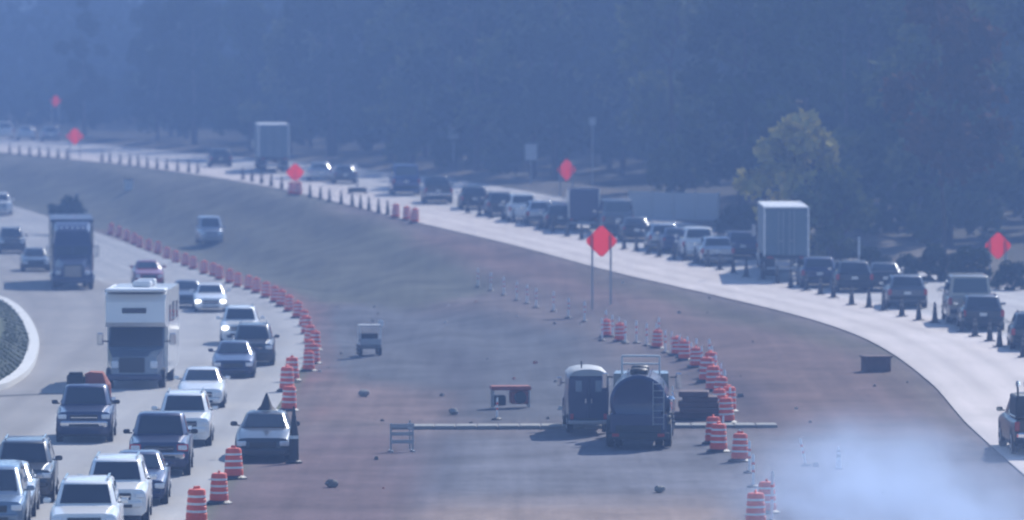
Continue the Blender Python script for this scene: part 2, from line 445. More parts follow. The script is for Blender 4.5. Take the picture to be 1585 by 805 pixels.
# planted island with its pale kerb at the left
isl = [pix(u, v) for u, v in ((0, 463), (30, 479), (50, 503), (61, 530), (60, 548), (50, 575), (30, 592), (0, 607))]
pts = [(p.x, p.y) for p in isl] + [(-25, 228), (-33, 231), (-38, 260), (-39, 300), (-37, 335), (-33, 341)]
def ring_in(ps, d):
    n = len(ps); out = []
    cx = sum(p[0] for p in ps) / n; cy = sum(p[1] for p in ps) / n
    for i in range(n):
        a, b = Vector(ps[i - 1]), Vector(ps[(i + 1) % n]); t = (b - a).normalized(); nn = Vector((-t.y, t.x))
        p = Vector(ps[i])
        if (Vector((cx, cy)) - p).dot(nn) < 0: nn = -nn
        out.append(tuple(p + nn * d))
    return out
def smooth_loop(ps, k=2):
    for _ in range(k):
        q = []
        for i in range(len(ps)):
            a, b = ps[i], ps[(i + 1) % len(ps)]
            q += [(a[0]*.75 + b[0]*.25, a[1]*.75 + b[1]*.25), (a[0]*.25 + b[0]*.75, a[1]*.25 + b[1]*.75)]
        ps = q
    return ps
pts = smooth_loop(pts); inn = ring_in(pts, 0.5); n = len(pts); zi = gz(*pts[0]) 
mb = MB()
vs = [(x, y_, -0.2) for x, y_ in pts] + [(x, y_, 0.17) for x, y_ in pts] + [(x, y_, 0.17) for x, y_ in inn] + [(x, y_, 0.05) for x, y_ in inn]
fs = [(r * n + i, r * n + (i + 1) % n, (r + 1) * n + (i + 1) % n, (r + 1) * n + i) for r in range(3) for i in range(n)]
mb.add(vs, fs, 'kerb')
tag(build('kerb', mb), kind='structure')
cx = sum(p[0] for p in inn) / n; cy = sum(p[1] for p in inn) / n
vs = [(cx, cy, 1.1)]; fs = []; cs = []
for k, s in ((0, 0.55), (1, 0.8), (2, 1.0)):
    for x, y_ in inn: vs.append((cx + (x - cx) * s, cy + (y_ - cy) * s, (0.85, 0.5, 0.10)[k]))
for i in range(n):
    j = (i + 1) % n
    fs += [(0, 1 + i, 1 + j), (1 + i, 1 + n + i, 1 + n + j, 1 + j), (1 + n + i, 1 + 2*n + i, 1 + 2*n + j, 1 + n + j)]
me = bpy.data.meshes.new('island_ground'); me.from_pydata(vs, [], fs); me.materials.append(M['ground'])
ca = me.color_attributes.new('soil', 'FLOAT_COLOR', 'POINT')
ca.data.foreach_set('color', [q for i in range(len(vs)) for q in ((0.15, 0.18, 0.09, 1) if i <= n else (0.05, 0.06, 0.04, 1))])  # pale centre; the ring's shadow is painted in as a dark colour
me.shade_smooth(); tag(link('island_ground', me), kind='structure')
mb = MB()
for _ in range(7000):
    a, r = rng.random() * n, math.sqrt(rng.random()); i = int(a) % n
    if r < .74: continue
    x = cx + (inn[i][0] - cx) * r; y_ = cy + (inn[i][1] - cy) * r
    z0 = 0.1 + 0.4 * (1 - sstep(.75, 1, r)); h = rng.uniform(.08, .2); t = rng.random() * 6.28
    dx, dy = math.cos(t) * .12, math.sin(t) * .12
    mb.add([(x - dx, y_ - dy, z0 - .05), (x + dx, y_ + dy, z0 - .05), (x + dy * .8, y_ - dx * .8, z0 + h)], [(0, 1, 2)], 'grassblade')
tag(build('grass', mb), kind='stuff')

# pale concrete edge of the new slab across the works
a, b = pix(606, 664), pix(1205, 662)
mb = MB(); 
for k in range(18):
    p = a.lerp(b, k / 18); q = a.lerp(b, (k + 1) / 18); c = (p + q) / 2
    mb.box((c.x, c.y + 1.2, c.z - 0.07), ((q - p).length - 0.03, 1.4, 0.28), 'slabedge', bev=0.03)
tag(build('slab_edge', mb), kind='structure')

# loose stones and clods over the dirt
mb = MB()
for _ in range(60):
    yy = rng.uniform(165, 330); t = rng.uniform(0.03, 0.98); x = lx(yy) + (rx(yy) - lx(yy)) * t
    if x > -3.5 and x < 9.5 and yy < 212: continue
    r = rng.uniform(.03, .09) * (2 if rng.random() < .05 else 1); z0 = gz(x, yy) - 0.05
    mb.box((x, yy, z0 + r * .5), (r * 2, r * 1.6, r * 1.3), 'concdark' if rng.random() < .6 else 'rust' if rng.random() < .3 else 'concrete', Matrix.Rotation(rng.random() * 3, 3, 'Z'), taper=.6)
tag(build('rubble', mb), kind='stuff')

# ------------------------------------------------------------------ road vehicles (front = local +Y, base at z = 0)
def wheel_parts(r, wdt, xs, ys_, out, dual=False):
    """each wheel: tyre mesh with a rim as its child"""
    t = MB(); t.lathe([(r * .62, -wdt / 2), (r * .93, -wdt / 2), (r, -wdt * .36), (r, wdt * .36), (r * .93, wdt / 2), (r * .62, wdt / 2)], 'tyre', axis='x', n=20, capped=True)
    tm = t.mesh('wheel', 35)
    q = MB(); q.lathe([(r * .60, -wdt / 2 - .012), (r * .60, wdt / 2 + .012)], 'alu', axis='x', n=14)
    q.lathe([(r * .22, -wdt / 2 - .03), (r * .22, wdt / 2 + .03)], 'dark', axis='x', n=8)
    qm = q.mesh('rim')
    for yy in ys_:
        for x in xs: out.append(('wheel', tm, [('rim', qm, [], (0, 0, 0))], (x, yy, r)))

SPEC = {
 # kind: length, width, body stations (y, ztop, halfw, zbot), glasshouse (base front, base rear, roof front, roof rear, roof z, half base, half roof), wheel r, wheel ys
 'sedan': (4.8, 1.84, [(2.40, .60, .66, .34), (2.30, .74, .84, .22), (1.55, .90, .91, .20), (0.95, .98, .92, .20), (-.2, 1.0, .92, .20), (-1.5, 1.03, .92, .20), (-2.2, 1.0, .86, .24), (-2.38, .82, .76, .34)], (0.95, -1.75, 0.15, -1.05, 1.46, .80, .60), .33, (1.45, -1.4)),
 'suv': (4.75, 1.94, [(2.37, .74, .72, .40), (2.28, .98, .90, .26), (1.5, 1.08, .96, .24), (1.05, 1.12, .97, .24), (-.2, 1.13, .97, .24), (-1.6, 1.14, .97, .24), (-2.25, 1.12, .93, .28), (-2.37, .98, .86, .40)], (1.05, -2.22, 0.45, -1.95, 1.76, .86, .68), .37, (1.45, -1.42)),
 'pickup': (5.7, 2.0, [(2.85, .80, .80, .46), (2.76, 1.08, .95, .32), (1.7, 1.18, .99, .30), (1.2, 1.22, 1.0, .30), (0, 1.22, 1.0, .30), (-.62, 1.22, 1.0, .30), (-.66, 1.20, 1.0, .30), (-2.75, 1.20, .98, .34), (-2.84, 1.18, .96, .48)], (1.25, -.62, .65, -.45, 1.92, .90, .72), .41, (1.85, -1.75)),
 'minivan': (5.1, 1.98, [(2.55, .70, .74, .36), (2.45, .92, .90, .24), (1.85, 1.04, .97, .22), (1.5, 1.10, .98, .22), (0, 1.12, .98, .22), (-1.8, 1.12, .98, .22), (-2.42, 1.10, .95, .26), (-2.54, .96, .88, .40)], (1.7, -2.38, .75, -2.15, 1.82, .88, .70), .35, (1.6, -1.5)),
 'van': (5.6, 2.05, [(2.8, .80, .80, .40), (2.7, 1.10, .96, .28), (2.1, 1.22, 1.0, .26), (1.8, 1.30, 1.02, .26), (0, 1.32, 1.02, .26), (-2.4, 1.32, 1.02, .26), (-2.7, 1.30, 1.0, .28), (-2.8, 1.2, .96, .44)], (1.9, -2.68, 1.15, -2.55, 2.28, .97, .82), .38, (1.85, -1.7)),
}
BP = {}
def car_blueprint(kind, paint, lit=False, redrim=False, cover=None):
    key = (kind, paint, lit, redrim, cover)
    if key in BP: return BP[key]
    L, Wd, st, (bf, br, tf, tr, zr, hb, ht), wr, wys = SPEC[kind]
    p = 'p_' + paint; out = []
    b = MB()
    rings = []
    for (yy, zt, hw, zb) in st:
        half = [(hw * .55, zt + .035), (hw * .86, zt + .012), (hw * .955, zt - .05), (hw, zt - .17), (hw * 1.0, zb + (zt - zb) * .45), (hw * .975, zb + .10), (hw * .86, zb)]
        rings.append([(x, yy, z) for x, z in half] + [(-x, yy, z) for x, z in half[::-1]])
    b.loft(rings, p)
    zb = interp([(q[0], q[1]) for q in sorted(st)], 0) - .04
    # cabin: pillars and roof in body colour
    def cab(yb, yt, hb_, ht_, f=1.0):
        return None
    rl = []
    for k in range(5):                                     # rings from belt to roof
        t = (0, .5, .93, .985, 1.0)[k]; sq = (1, 1, 1, .955, .80)[k]; zz = (zb, zb + (zr - zb) * .5, zr - .05, zr - .015, zr + .02)[k]
        yf = bf + (tf - bf) * t; yr = br + (tr - br) * t; hw = (hb + (ht - hb) * t) * sq
        ym = (yf + yr) / 2; yf = ym + (yf - ym) * (1 if k < 3 else sq + .02); yr = ym + (yr - ym) * (1 if k < 3 else sq + .02)
        rl.append([(-hw * .86, yf + .05, zz), (hw * .86, yf + .05, zz), (hw, yf - .12, zz), (hw * 1.015, ym, zz), (hw, yr + .12, zz), (hw * .86, yr - .02, zz), (-hw * .86, yr - .02, zz), (-hw, yr + .12, zz), (-hw * 1.015, ym, zz), (-hw, yf - .12, zz)])
    b.loft(rl, p)
    for yy in wys:                                         # wheel arches
        for sx in (-1, 1):
            b.lathe([(wr * 1.17, -.005), (wr * 1.17, .005)], 'dark', c=(sx * (Wd / 2 - .012), yy, wr * 1.02), axis='x', n=18)
    b.box((0, 0, .30), (Wd * .86, L * .86, .18), 'dark')
    out.append(P('body', b, smooth=38))
    def pane(name, c4, n, mt='glass', subs=()):
        """slab of glass standing 12 mm proud of the pillar plane"""
        q = MB(); n = Vector(n).normalized(); c4 = [Vector(c) for c in c4]
        lo = [c + n * .004 for c in c4]; hi = [c + n * .016 for c in c4]
        q.add(lo + hi, [(3, 2, 1, 0), (4, 5, 6, 7), (0, 1, 5, 4), (1, 2, 6, 5), (2, 3, 7, 6), (3, 0, 4, 7)], mt)
        out.append(P(name, q, subs))
    def at(yb, yt, hb_, ht_, t, sx): return Vector((sx * (hb_ + (ht_ - hb_) * t), yb + (yt - yb) * t, zb + (zr - zb) * t))
    e = .86
    for nm, yb, yt, sg in (('windshield', bf + .05, tf + .05, 1), ('rear_window', br - .02, tr - .02, -1)):
        t0, t1 = (.16 if sg > 0 else .20), .88
        c = [at(yb, yt, hb * e * .985, ht * e * .985, t0, -1), at(yb, yt, hb * e * .985, ht * e * .985, t0, 1), at(yb, yt, hb * e * .985, ht * e * .985, t1, 1), at(yb, yt, hb * e * .985, ht * e * .985, t1, -1)]
        pane(nm, c, (0, sg * (zr - zb), abs(yt - yb) if sg > 0 else abs(yt - yb)))
    nx = (zr - zb); nz = hb - ht
    ym = (bf + br) / 2
    wins = [(0.06, .46), (.50, .92)] if kind not in ('suv', 'minivan', 'van') else [(0.05, .36), (.39, .66), (.69, .95)]
    if kind == 'pickup': wins = [(.06, .5), (.55, .93)]
    for sx in (-1, 1):
        for a0, a1 in wins:
            c = []
            for t, aa in ((.18, a0), (.18, a1), (.86, a1), (.86, a0)):
                yf = (bf + (tf - bf) * t) - .12; yr = (br + (tr - br) * t) + .12
                yy = yf + (yr - yf) * aa; hw = (hb + (ht - hb) * t)
                hw *= 1 + .015 * (1 - abs(yy - (yf + yr) / 2) / ((yf - yr) / 2))
                c.append(Vector((sx * hw, yy, zb + (zr - zb) * t)))
            pane('side_window', c, (sx * nx, 0, nz))
    yF = st[0][0]; yB = st[-1][0]; zf = st[1][1]; hwf = st[1][2]
    g = MB(); g.box((0, yF - .02, zf - .17), (hwf * 1.02, .09, .19), 'grille', bev=.02)
    out.append(P('grille', g))
    if paint in ('white', 'silver', 'tan') or kind in ('pickup', 'suv'):
        g = MB(); g.box((0, yF + .03, zf - .17), (hwf * .98, .03, .03), 'chrome'); out.append(P('grille_bar', g))
    g = MB(); g.box((0, yF - .02, zf - .40), (hwf * 1.75, .20, .20), p if kind != 'pickup' else 'chrome', bev=.05)
    g.box((0, yF + .085, zf - .44), (hwf * 1.1, .02, .09), 'grille'); out.append(P('front_bumper', g))
    for sx in (-1, 1):
        h = MB(); h.box((sx * hwf * .80, yF - .06, zf - .14), (.30, .16, .16), 'lamp_on' if lit else 'lamp', bev=.03)
        if redrim: h.box((sx * hwf * .80, yF - .075, zf - .14), (.36, .14, .23), 'redlamp', bev=.02)
        out.append(P('headlight', h))
        m = MB(); m.box((sx * (hb + .20), bf - .35, zb + .17), (.22, .10, .15), p if kind != 'pickup' else 'dark', bev=.04)
        m.box((sx * (hb + .07), bf - .34, zb + .12), (.12, .05, .04), 'dark')
        m.box((sx * (hb + .20), bf - .405, zb + .17), (.19, .012, .12), 'chrome')
        out.append(P('mirror', m))
        tl = MB(); zt = st[-2][1]
        hh = .42 if kind in ('suv', 'minivan', 'van', 'pickup') else .17
        tl.box((sx * (st[-2][2] * .91), yB + .03, zt - .12 - hh * .25), (.17, .14, hh * .8), 'tail', bev=.03)
        out.append(P('taillight', tl))
    g = MB(); g.box((0, yB + .03, .50 + (wr - .33) * 2), (st[-2][2] * 1.85, .20, .20), p if kind in ('sedan', 'minivan') else 'dark' if kind != 'pickup' else 'chrome', bev=.05)
    out.append(P('rear_bumper', g))
    g = MB(); g.box((0, yB - .015, st[-2][1] - .28), (.32, .02, .16), 'plate'); out.append(P('licence_plate', g))
    if kind == 'suv':
        for sx in (-1, 1):
            g = MB(); g.box((sx * ht * .86, (tf + tr) / 2, zr + .05), (.06, (tf - tr) * .85, .05), 'chrome')  # chrome and thickened to add a bright sunlit rim to the roof
            for yy in (.7, .5, .3): g.box((sx * ht * .86, tr + (tf - tr) * yy, zr + .02), (.03, .05, .05), 'dark')
            out.append(P('roof_rail', g))
    if kind == 'pickup':
        g = MB(); g.box((0, -1.75, 1.245), (1.62, 2.0, .03), 'dark')
        for sx in (-1, 1): g.box((sx * .88, -1.75, 1.27), (.16, 2.1, .07), p, bev=.02)
        g.box((0, -2.80, 1.27), (1.7, .08, .09), p, bev=.02); out.append(P('cargo_bed', g))
        if cover:
            pass
    wheel_parts(wr, .23, (-(Wd / 2 - .125), Wd / 2 - .125), wys, out)
    BP[key] = out
    return out

def truck_wheels(out, axles, r=.5, halfw=1.08):
    for yy, dual in axles:
        pass
    t = MB(); t.lathe([(r * .6, -.14), (r * .94, -.14), (r, -.10), (r, .10), (r * .94, .14), (r * .6, .14)], 'tyre', axis='x', n=20); tm = t.mesh('wheel', 35)
    t2 = MB()
    for dx in (-.16, .16): t2.lathe([(r * .6, -.14), (r * .94, -.14), (r, -.10), (r, .10), (r * .94, .14), (r * .6, .14)], 'tyre', c=(dx, 0, 0), axis='x', n=20)
    tm2 = t2.mesh('wheel', 35)
    q = MB(); q.lathe([(r * .58, -.155), (r * .58, .155)], 'alu', axis='x', n=14); q.lathe([(r * .2, -.2), (r * .2, .2)], 'dark', axis='x', n=8); qm = q.mesh('rim')
    q2 = MB(); q2.lathe([(r * .58, -.31), (r * .58, .31)], 'alu', axis='x', n=14); qm2 = q2.mesh('rim')
    for yy, dual in axles:
        for sx in (-1, 1):
            out.append(('wheel', tm2 if dual else tm, [('rim', qm2 if dual else qm, [], (0, 0, 0))], (sx * (halfw - (.16 if dual else 0)), yy, r)))

def semi_blueprint(paint, boxmat, trailer_len=13.5, roofmat=None):
    """tractor and box trailer; the front bumper is at local y = 0, the trailer runs back along -Y"""
    p = 'p_' + paint; out = []
    c = MB()
    # hood, cab, sleeper
    hood = [[(-.62, -.05, .75), (.62, -.05, .75), (.70, -.05, 1.3), (.55, -.05, 1.55), (-.55, -.05, 1.55), (-.70, -.05, 1.3)],
            [(-.95, -.9, .75), (.95, -.9, .75), (1.0, -.9, 1.4), (.78, -.9, 1.82), (-.78, -.9, 1.82), (-1.0, -.9, 1.4)],
            [(-1.05, -1.7, .75), (1.05, -1.7, .75), (1.08, -1.7, 1.5), (.95, -1.7, 1.98), (-.95, -1.7, 1.98), (-1.08, -1.7, 1.5)]]
    c.loft(hood, p)
    cabr = [[(-1.12, -1.6, .7), (1.12, -1.6, .7), (1.15, -4.3, .7), (-1.15, -4.3, .7)], [(-1.12, -1.62, 1.95), (1.12, -1.62, 1.95), (1.15, -4.3, 1.95), (-1.15, -4.3, 1.95)],
            [(-1.08, -2.1, 2.85), (1.08, -2.1, 2.85), (1.15, -4.3, 2.85), (-1.15, -4.3, 2.85)], [(-1.0, -2.5, 3.35), (1.0, -2.5, 3.35), (1.12, -4.3, 3.75), (-1.12, -4.3, 3.75)], [(-.85, -2.9, 3.6), (.85, -2.9, 3.6), (1.0, -4.25, 3.95), (-1.0, -4.25, 3.95)]]
    c.loft(cabr, p)
    out.append(P('cab', c, smooth=30))
    g = MB()
    for sx in (-1, 1):
        g.add([(sx * .03, -1.665, 2.02), (sx * 1.02, -1.665, 2.02), (sx * .98, -2.095, 2.78), (sx * .03, -2.095, 2.78), (sx * .03, -1.64, 2.02), (sx * 1.02, -1.64, 2.02), (sx * .98, -2.07, 2.78), (sx * .03, -2.07, 2.78)],
              [(0, 1, 2, 3), (4, 5, 6, 7), (0, 1, 5, 4), (1, 2, 6, 5), (2, 3, 7, 6), (3, 0, 4, 7)], 'glass')
    out.append(P('windshield', g))
    for sx in (-1, 1):
        g = MB(); g.box((sx * 1.13, -2.45, 2.35), (.05, .8, .7), 'glass'); out.append(P('side_window', g))
    g = MB(); g.box((0, -.03, 1.12), (1.05, .08, .72), 'grille', bev=.03)
    for k in range(5): g.box((0, .02, .85 + k * .13), (.98, .03, .035), 'chrome')
    out.append(P('grille', g))
    g = MB(); g.box((0, -.02, .58), (2.3, .28, .36), 'chrome' if paint != 'navy' else p, bev=.07); out.append(P('front_bumper', g))
    for sx in (-1, 1):
        g = MB(); g.box((sx * .86, -.32, 1.02), (.34, .22, .24), 'lamp', bev=.05); out.append(P('headlight', g))
        g = MB(); g.box((sx * 1.47, -1.95, 2.25), (.24, .12, .72), 'chrome', bev=.03); g.tube((sx * 1.1, -2.0, 2.55), (sx * 1.4, -1.95, 2.55), .025, 'dark'); g.tube((sx * 1.1, -2.0, 1.95), (sx * 1.4, -1.95, 1.95), .025, 'dark'); out.append(P('mirror', g))
        g = MB(); g.tube((sx * 1.22, -4.45, .9), (sx * 1.22, -4.45, 3.9), .075, 'chrome', n=12); out.append(P('exhaust_stack', g))
        g = MB(); g.tube((sx * 1.05, -2.7, .72), (sx * 1.05, -4.1, .72), .3, 'alu', n=14); out.append(P('fuel_tank', g))
        g = MB(); g.loft([[(sx * (.85 + .3 * 0), -.35 - .85 + .66 * math.cos(a), .5 + .66 * math.sin(a)), (sx * 1.18, -1.2 + .66 * math.cos(a), .5 + .66 * math.sin(a)), (sx * 1.18, -1.2 + .60 * math.cos(a), .5 + .60 * math.sin(a)), (sx * .85, -1.2 + .60 * math.cos(a), .5 + .60 * math.sin(a))] for a in [math.pi * k / 8 for k in range(9)]], p); out.append(P('fender', g, smooth=30))
    for k in range(5):
        g = MB(); g.box(((k - 2) * .32, -2.62, 3.62), (.11, .12, .07), 'lamp'); out.append(P('marker_light', g))
    fr = MB()
    for sx in (-1, 1): fr.box((sx * .4, -4.4, .85), (.12, 7.6, .22), 'dark')
    fr.box((0, -6.1, 1.02), (1.0, 1.2, .10), 'dark'); out.append(P('chassis', fr))
    y0 = -4.9; y1 = y0 - trailer_len
    t = MB(); t.box((0, (y0 + y1) / 2, 2.62), (2.56, trailer_len, 2.78), boxmat, bev=.05)
    out.append(P('trailer', t))
    rf = MB(); rf.box((0, (y0 + y1) / 2, 4.035), (2.60, trailer_len + .06, .09), roofmat or 'alu', bev=.02); out.append(P('roof_rail', rf))
    for sx in (-1, 1):
        g = MB(); g.box((sx * .62, y1 - .02, 2.60), (1.18, .05, 2.55), boxmat, bev=.015)
        hg = MB()
        for k in range(4): hg.box((sx * 1.2, y1 - .055, 1.6 + k * .66), (.16, .03, .09), 'steel')
        rod = MB(); rod.tube((sx * .18, y1 - .07, 1.3), (sx * .18, y1 - .07, 3.85), .022, 'steel'); rod.tube((sx * .45, y1 - .07, 1.3), (sx * .45, y1 - .07, 3.85), .022, 'steel'); rod.box((sx * .32, y1 - .085, 2.1), (.32, .03, .05), 'steel')
        out.append(P('rear_door', g, [P('hinge', hg), P('lock_rod', rod)]))
        g = MB(); g.box((sx * 1.27, y1 - .02, 2.62), (.09, .12, 2.80), roofmat or 'alu', bev=.01); out.append(P('corner_post', g))
        g = MB(); g.box((sx * .95, y1 - .06, 1.14), (.34, .05, .10), 'tail'); out.append(P('taillight', g))
        g = MB(); g.box((sx * .95, y1 + .35, .55), (.62, .02, .72), 'dark'); out.append(P('mud_flap', g))
    g = MB(); g.box((0, y1 + .02, .52), (2.3, .10, .12), 'steel')
    for sx in (-1, 1): g.box((sx * .55, y1 + .02, .82), (.08, .08, .55), 'steel')
    out.append(P('rear_underride_guard', g))
    g = MB(); g.box((0, y1 + .1, 1.16), (2.5, .3, .18), 'dark'); g.box((0, (y0 + y1) / 2, 1.1), (1.1, trailer_len - 1, .16), 'dark')
    for sx in (-1, 1): g.box((sx * .7, y0 - 2.6, .65), (.14, .14, .95), 'steel')
    out.append(P('trailer_frame', g))
    truck_wheels(out, [(-1.2, False), (-5.5, True), (-6.8, True), (y1 + 1.5, True), (y1 + 2.8, True)])
    return out

def box_truck_blueprint(paint, boxmat, h=3.4, ln=5.2, post=None):
    p = 'p_' + paint; out = []
    c = MB(); c.loft([[(-.85, 0, .6), (.85, 0, .6), (.82, 0, 1.15), (-.82, 0, 1.15)], [(-.98, -.9, .55), (.98, -.9, .55), (.96, -.9, 1.32), (-.96, -.9, 1.32)], [(-1.0, -1.0, .55), (1.0, -1.0, .55), (1.0, -1.0, 1.36), (-1.0, -1.0, 1.36)], [(-1.0, -1.0, .55), (1.0, -1.0, .55), (.86, -1.75, 2.2), (-.86, -1.75, 2.2)], [(-1.0, -2.5, .55), (1.0, -2.5, .55), (.88, -2.5, 2.25), (-.88, -2.5, 2.25)]], p)
    out.append(P('cab', c))
    g = MB(); g.add([(-.86, -1.02, 1.44), (.86, -1.02, 1.44), (.76, -1.66, 2.12), (-.76, -1.66, 2.12), (-.86, -1.0, 1.46), (.86, -1.0, 1.46), (.76, -1.63, 2.15), (-.76, -1.63, 2.15)], [(0, 1, 2, 3), (4, 5, 6, 7), (0, 1, 5, 4), (1, 2, 6, 5), (2, 3, 7, 6), (3, 0, 4, 7)], 'glass'); out.append(P('windshield', g))
    g = MB(); g.box((0, .02, .9), (1.1, .06, .32), 'grille'); out.append(P('grille', g))
    g = MB(); g.box((0, .02, .55), (1.9, .2, .22), 'dark', bev=.05); out.append(P('front_bumper', g))
    y0 = -2.7; y1 = y0 - ln
    t = MB(); t.box((0, (y0 + y1) / 2, (h + .85) / 2), (2.36, ln, h - .85), boxmat, bev=.06); out.append(P('cargo_box', t))
    for sx in (-1, 1):
        g = MB(); g.box((sx * .78, .0, .95), (.28, .1, .22), 'lamp', bev=.03); out.append(P('headlight', g))
        g = MB(); g.box((sx * 1.2, -1.35, 1.65), (.2, .1, .4), 'chrome', bev=.03); g.tube((sx * .93, -1.4, 1.6), (sx * 1.15, -1.35, 1.6), .02, 'dark'); out.append(P('mirror', g))
        g = MB(); g.box((sx * 1.15, y1 - .02, (h + .9) / 2), (.08, .08, h - .95), post or boxmat); out.append(P('corner_post', g))
        g = MB(); g.box((sx * .95, y1 - .04, .8), (.26, .05, .12), 'tail'); out.append(P('taillight', g))
    d = MB()
    for k in range(6): d.box((0, y1 - .02, 1.08 + k * (h - 1.2) / 6 + .17), (2.1, .05, (h - 1.2) / 6 - .02), boxmat, bev=.01)
    out.append(P('roll_up_door', d))
    g = MB(); g.box((0, y1 - .05, .55), (2.2, .2, .14), 'steel', bev=.03); out.append(P('rear_bumper', g))
    g = MB(); g.box((0, -3.9, .72), (.9, 7.2, .2), 'dark'); out.append(P('chassis', g))
    truck_wheels(out, [(-.75, False), (y1 + 1.6, True)], r=.42, halfw=.95)
    return out

def motorhome_blueprint():
    out = []; p = 'p_white'
    b = MB(); b.loft([[(-1.27, -1.55, z) if k == 0 else None for k in range(1)] for z in ()] or
        [[(-1.25, -2.1, .55), (1.25, -2.1, .55), (1.27, -2.1, 2.6), (1.27, -2.1, 4.0), (-1.27, -2.1, 4.0), (-1.27, -2.1, 2.6)], [(-1.25, -9.4, .55), (1.25, -9.4, .55), (1.27, -9.4, 2.6), (1.27, -9.4, 4.0), (-1.27, -9.4, 4.0), (-1.27, -9.4, 2.6)]], p)
    out.append(P('coach_body', b))
    o = MB(); o.loft([[(-1.26, -2.12, 2.5), (1.26, -2.12, 2.5), (1.26, -2.12, 4.0), (-1.26, -2.12, 4.0)], [(-1.26, -1.0, 2.52), (1.26, -1.0, 2.52), (1.26, -1.0, 3.86), (-1.26, -1.0, 3.86)], [(-1.22, -.62, 2.72), (1.22, -.62, 2.72), (1.22, -.72, 3.55), (-1.22, -.72, 3.55)]], p)
    out.append(P('cab_over_bunk', o, [P('bunk_window', (lambda q: (q.box((.05, -.655, 3.2), (1.0, .05, .22), 'glass', bev=.02), q)[1])(MB()))]))
    o = MB(); o.box((0, -1.35, 4.04), (2.5, 1.9, .12), 'reflect', bev=.05); out.append(P('roof_cap', o))
    c = MB(); c.loft([[(-.95, 0, .55), (.95, 0, .55), (.92, 0, 1.32), (-.92, 0, 1.32)], [(-1.12, -.9, .5), (1.12, -.9, .5), (1.1, -.9, 1.58), (-1.1, -.9, 1.58)], [(-1.16, -1.1, .5), (1.16, -1.1, .5), (1.16, -1.1, 1.68), (-1.16, -1.1, 1.68)], [(-1.18, -2.1, .5), (1.18, -2.1, .5), (1.15, -1.85, 2.55), (-1.15, -1.85, 2.55)]], 'p_steelblue')
    out.append(P('cab', c))
    g = MB(); g.add([(-1.1, -1.09, 1.72), (1.1, -1.09, 1.72), (1.06, -1.72, 2.5), (-1.06, -1.72, 2.5), (-1.1, -1.05, 1.74), (1.1, -1.05, 1.74), (1.06, -1.68, 2.5), (-1.06, -1.68, 2.5)], [(0, 1, 2, 3), (4, 5, 6, 7), (0, 1, 5, 4), (1, 2, 6, 5), (2, 3, 7, 6), (3, 0, 4, 7)], 'glass'); out.append(P('windshield', g))
    g = MB(); g.box((.1, .02, .98), (1.05, .08, .62), 'grille', bev=.03); out.append(P('grille', g))
    g = MB(); g.box((0, .04, .48), (2.25, .28, .26), 'p_navy', bev=.06); out.append(P('front_bumper', g))
    for sx in (-1, 1):
        g = MB(); g.box((sx * .80, .0, 1.0), (.3, .1, .3), 'lamp', bev=.04); out.append(P('headlight', g))
        g = MB(); g.box((sx * 1.5, -1.3, 2.0), (.26, .12, .5), 'chrome', bev=.04); g.tube((sx * 1.15, -1.4, 1.9), (sx * 1.45, -1.3, 1.9), .03, 'dark'); out.append(P('mirror', g))
        for yy, wd, zz, hh in ((-3.2, 1.0, 3.0, .7), (-5.4, 1.5, 3.0, .8), (-7.8, 1.1, 3.0, .7)):
            g = MB(); g.box((sx * 1.275, yy, zz), (.03, wd, hh), 'glass', bev=.01); out.append(P('side_window', g))
    g = MB(); g.box((1.275, -4.3, 2.05), (.03, .7, 2.1), 'reflect', bev=.01); out.append(P('entry_door', g))
    g = MB(); g.box((1.285, -2.75, 3.45), (.02, .55, .35), 'redlamp', bev=.005); out.append(P('red_decal', g))
    g = MB(); g.tube((1.36, -3.0, 3.92), (1.36, -8.2, 3.92), .09, 'reflect', n=10); out.append(P('awning', g))
    for yy in (-5.0, -7.6):
        g = MB(); g.box((0, yy, 4.14), (.8, .9, .26), 'reflect', bev=.06); out.append(P('roof_vent', g))
    truck_wheels(out, [(-1.0, False), (-6.6, True)], r=.42, halfw=1.08)
    return out

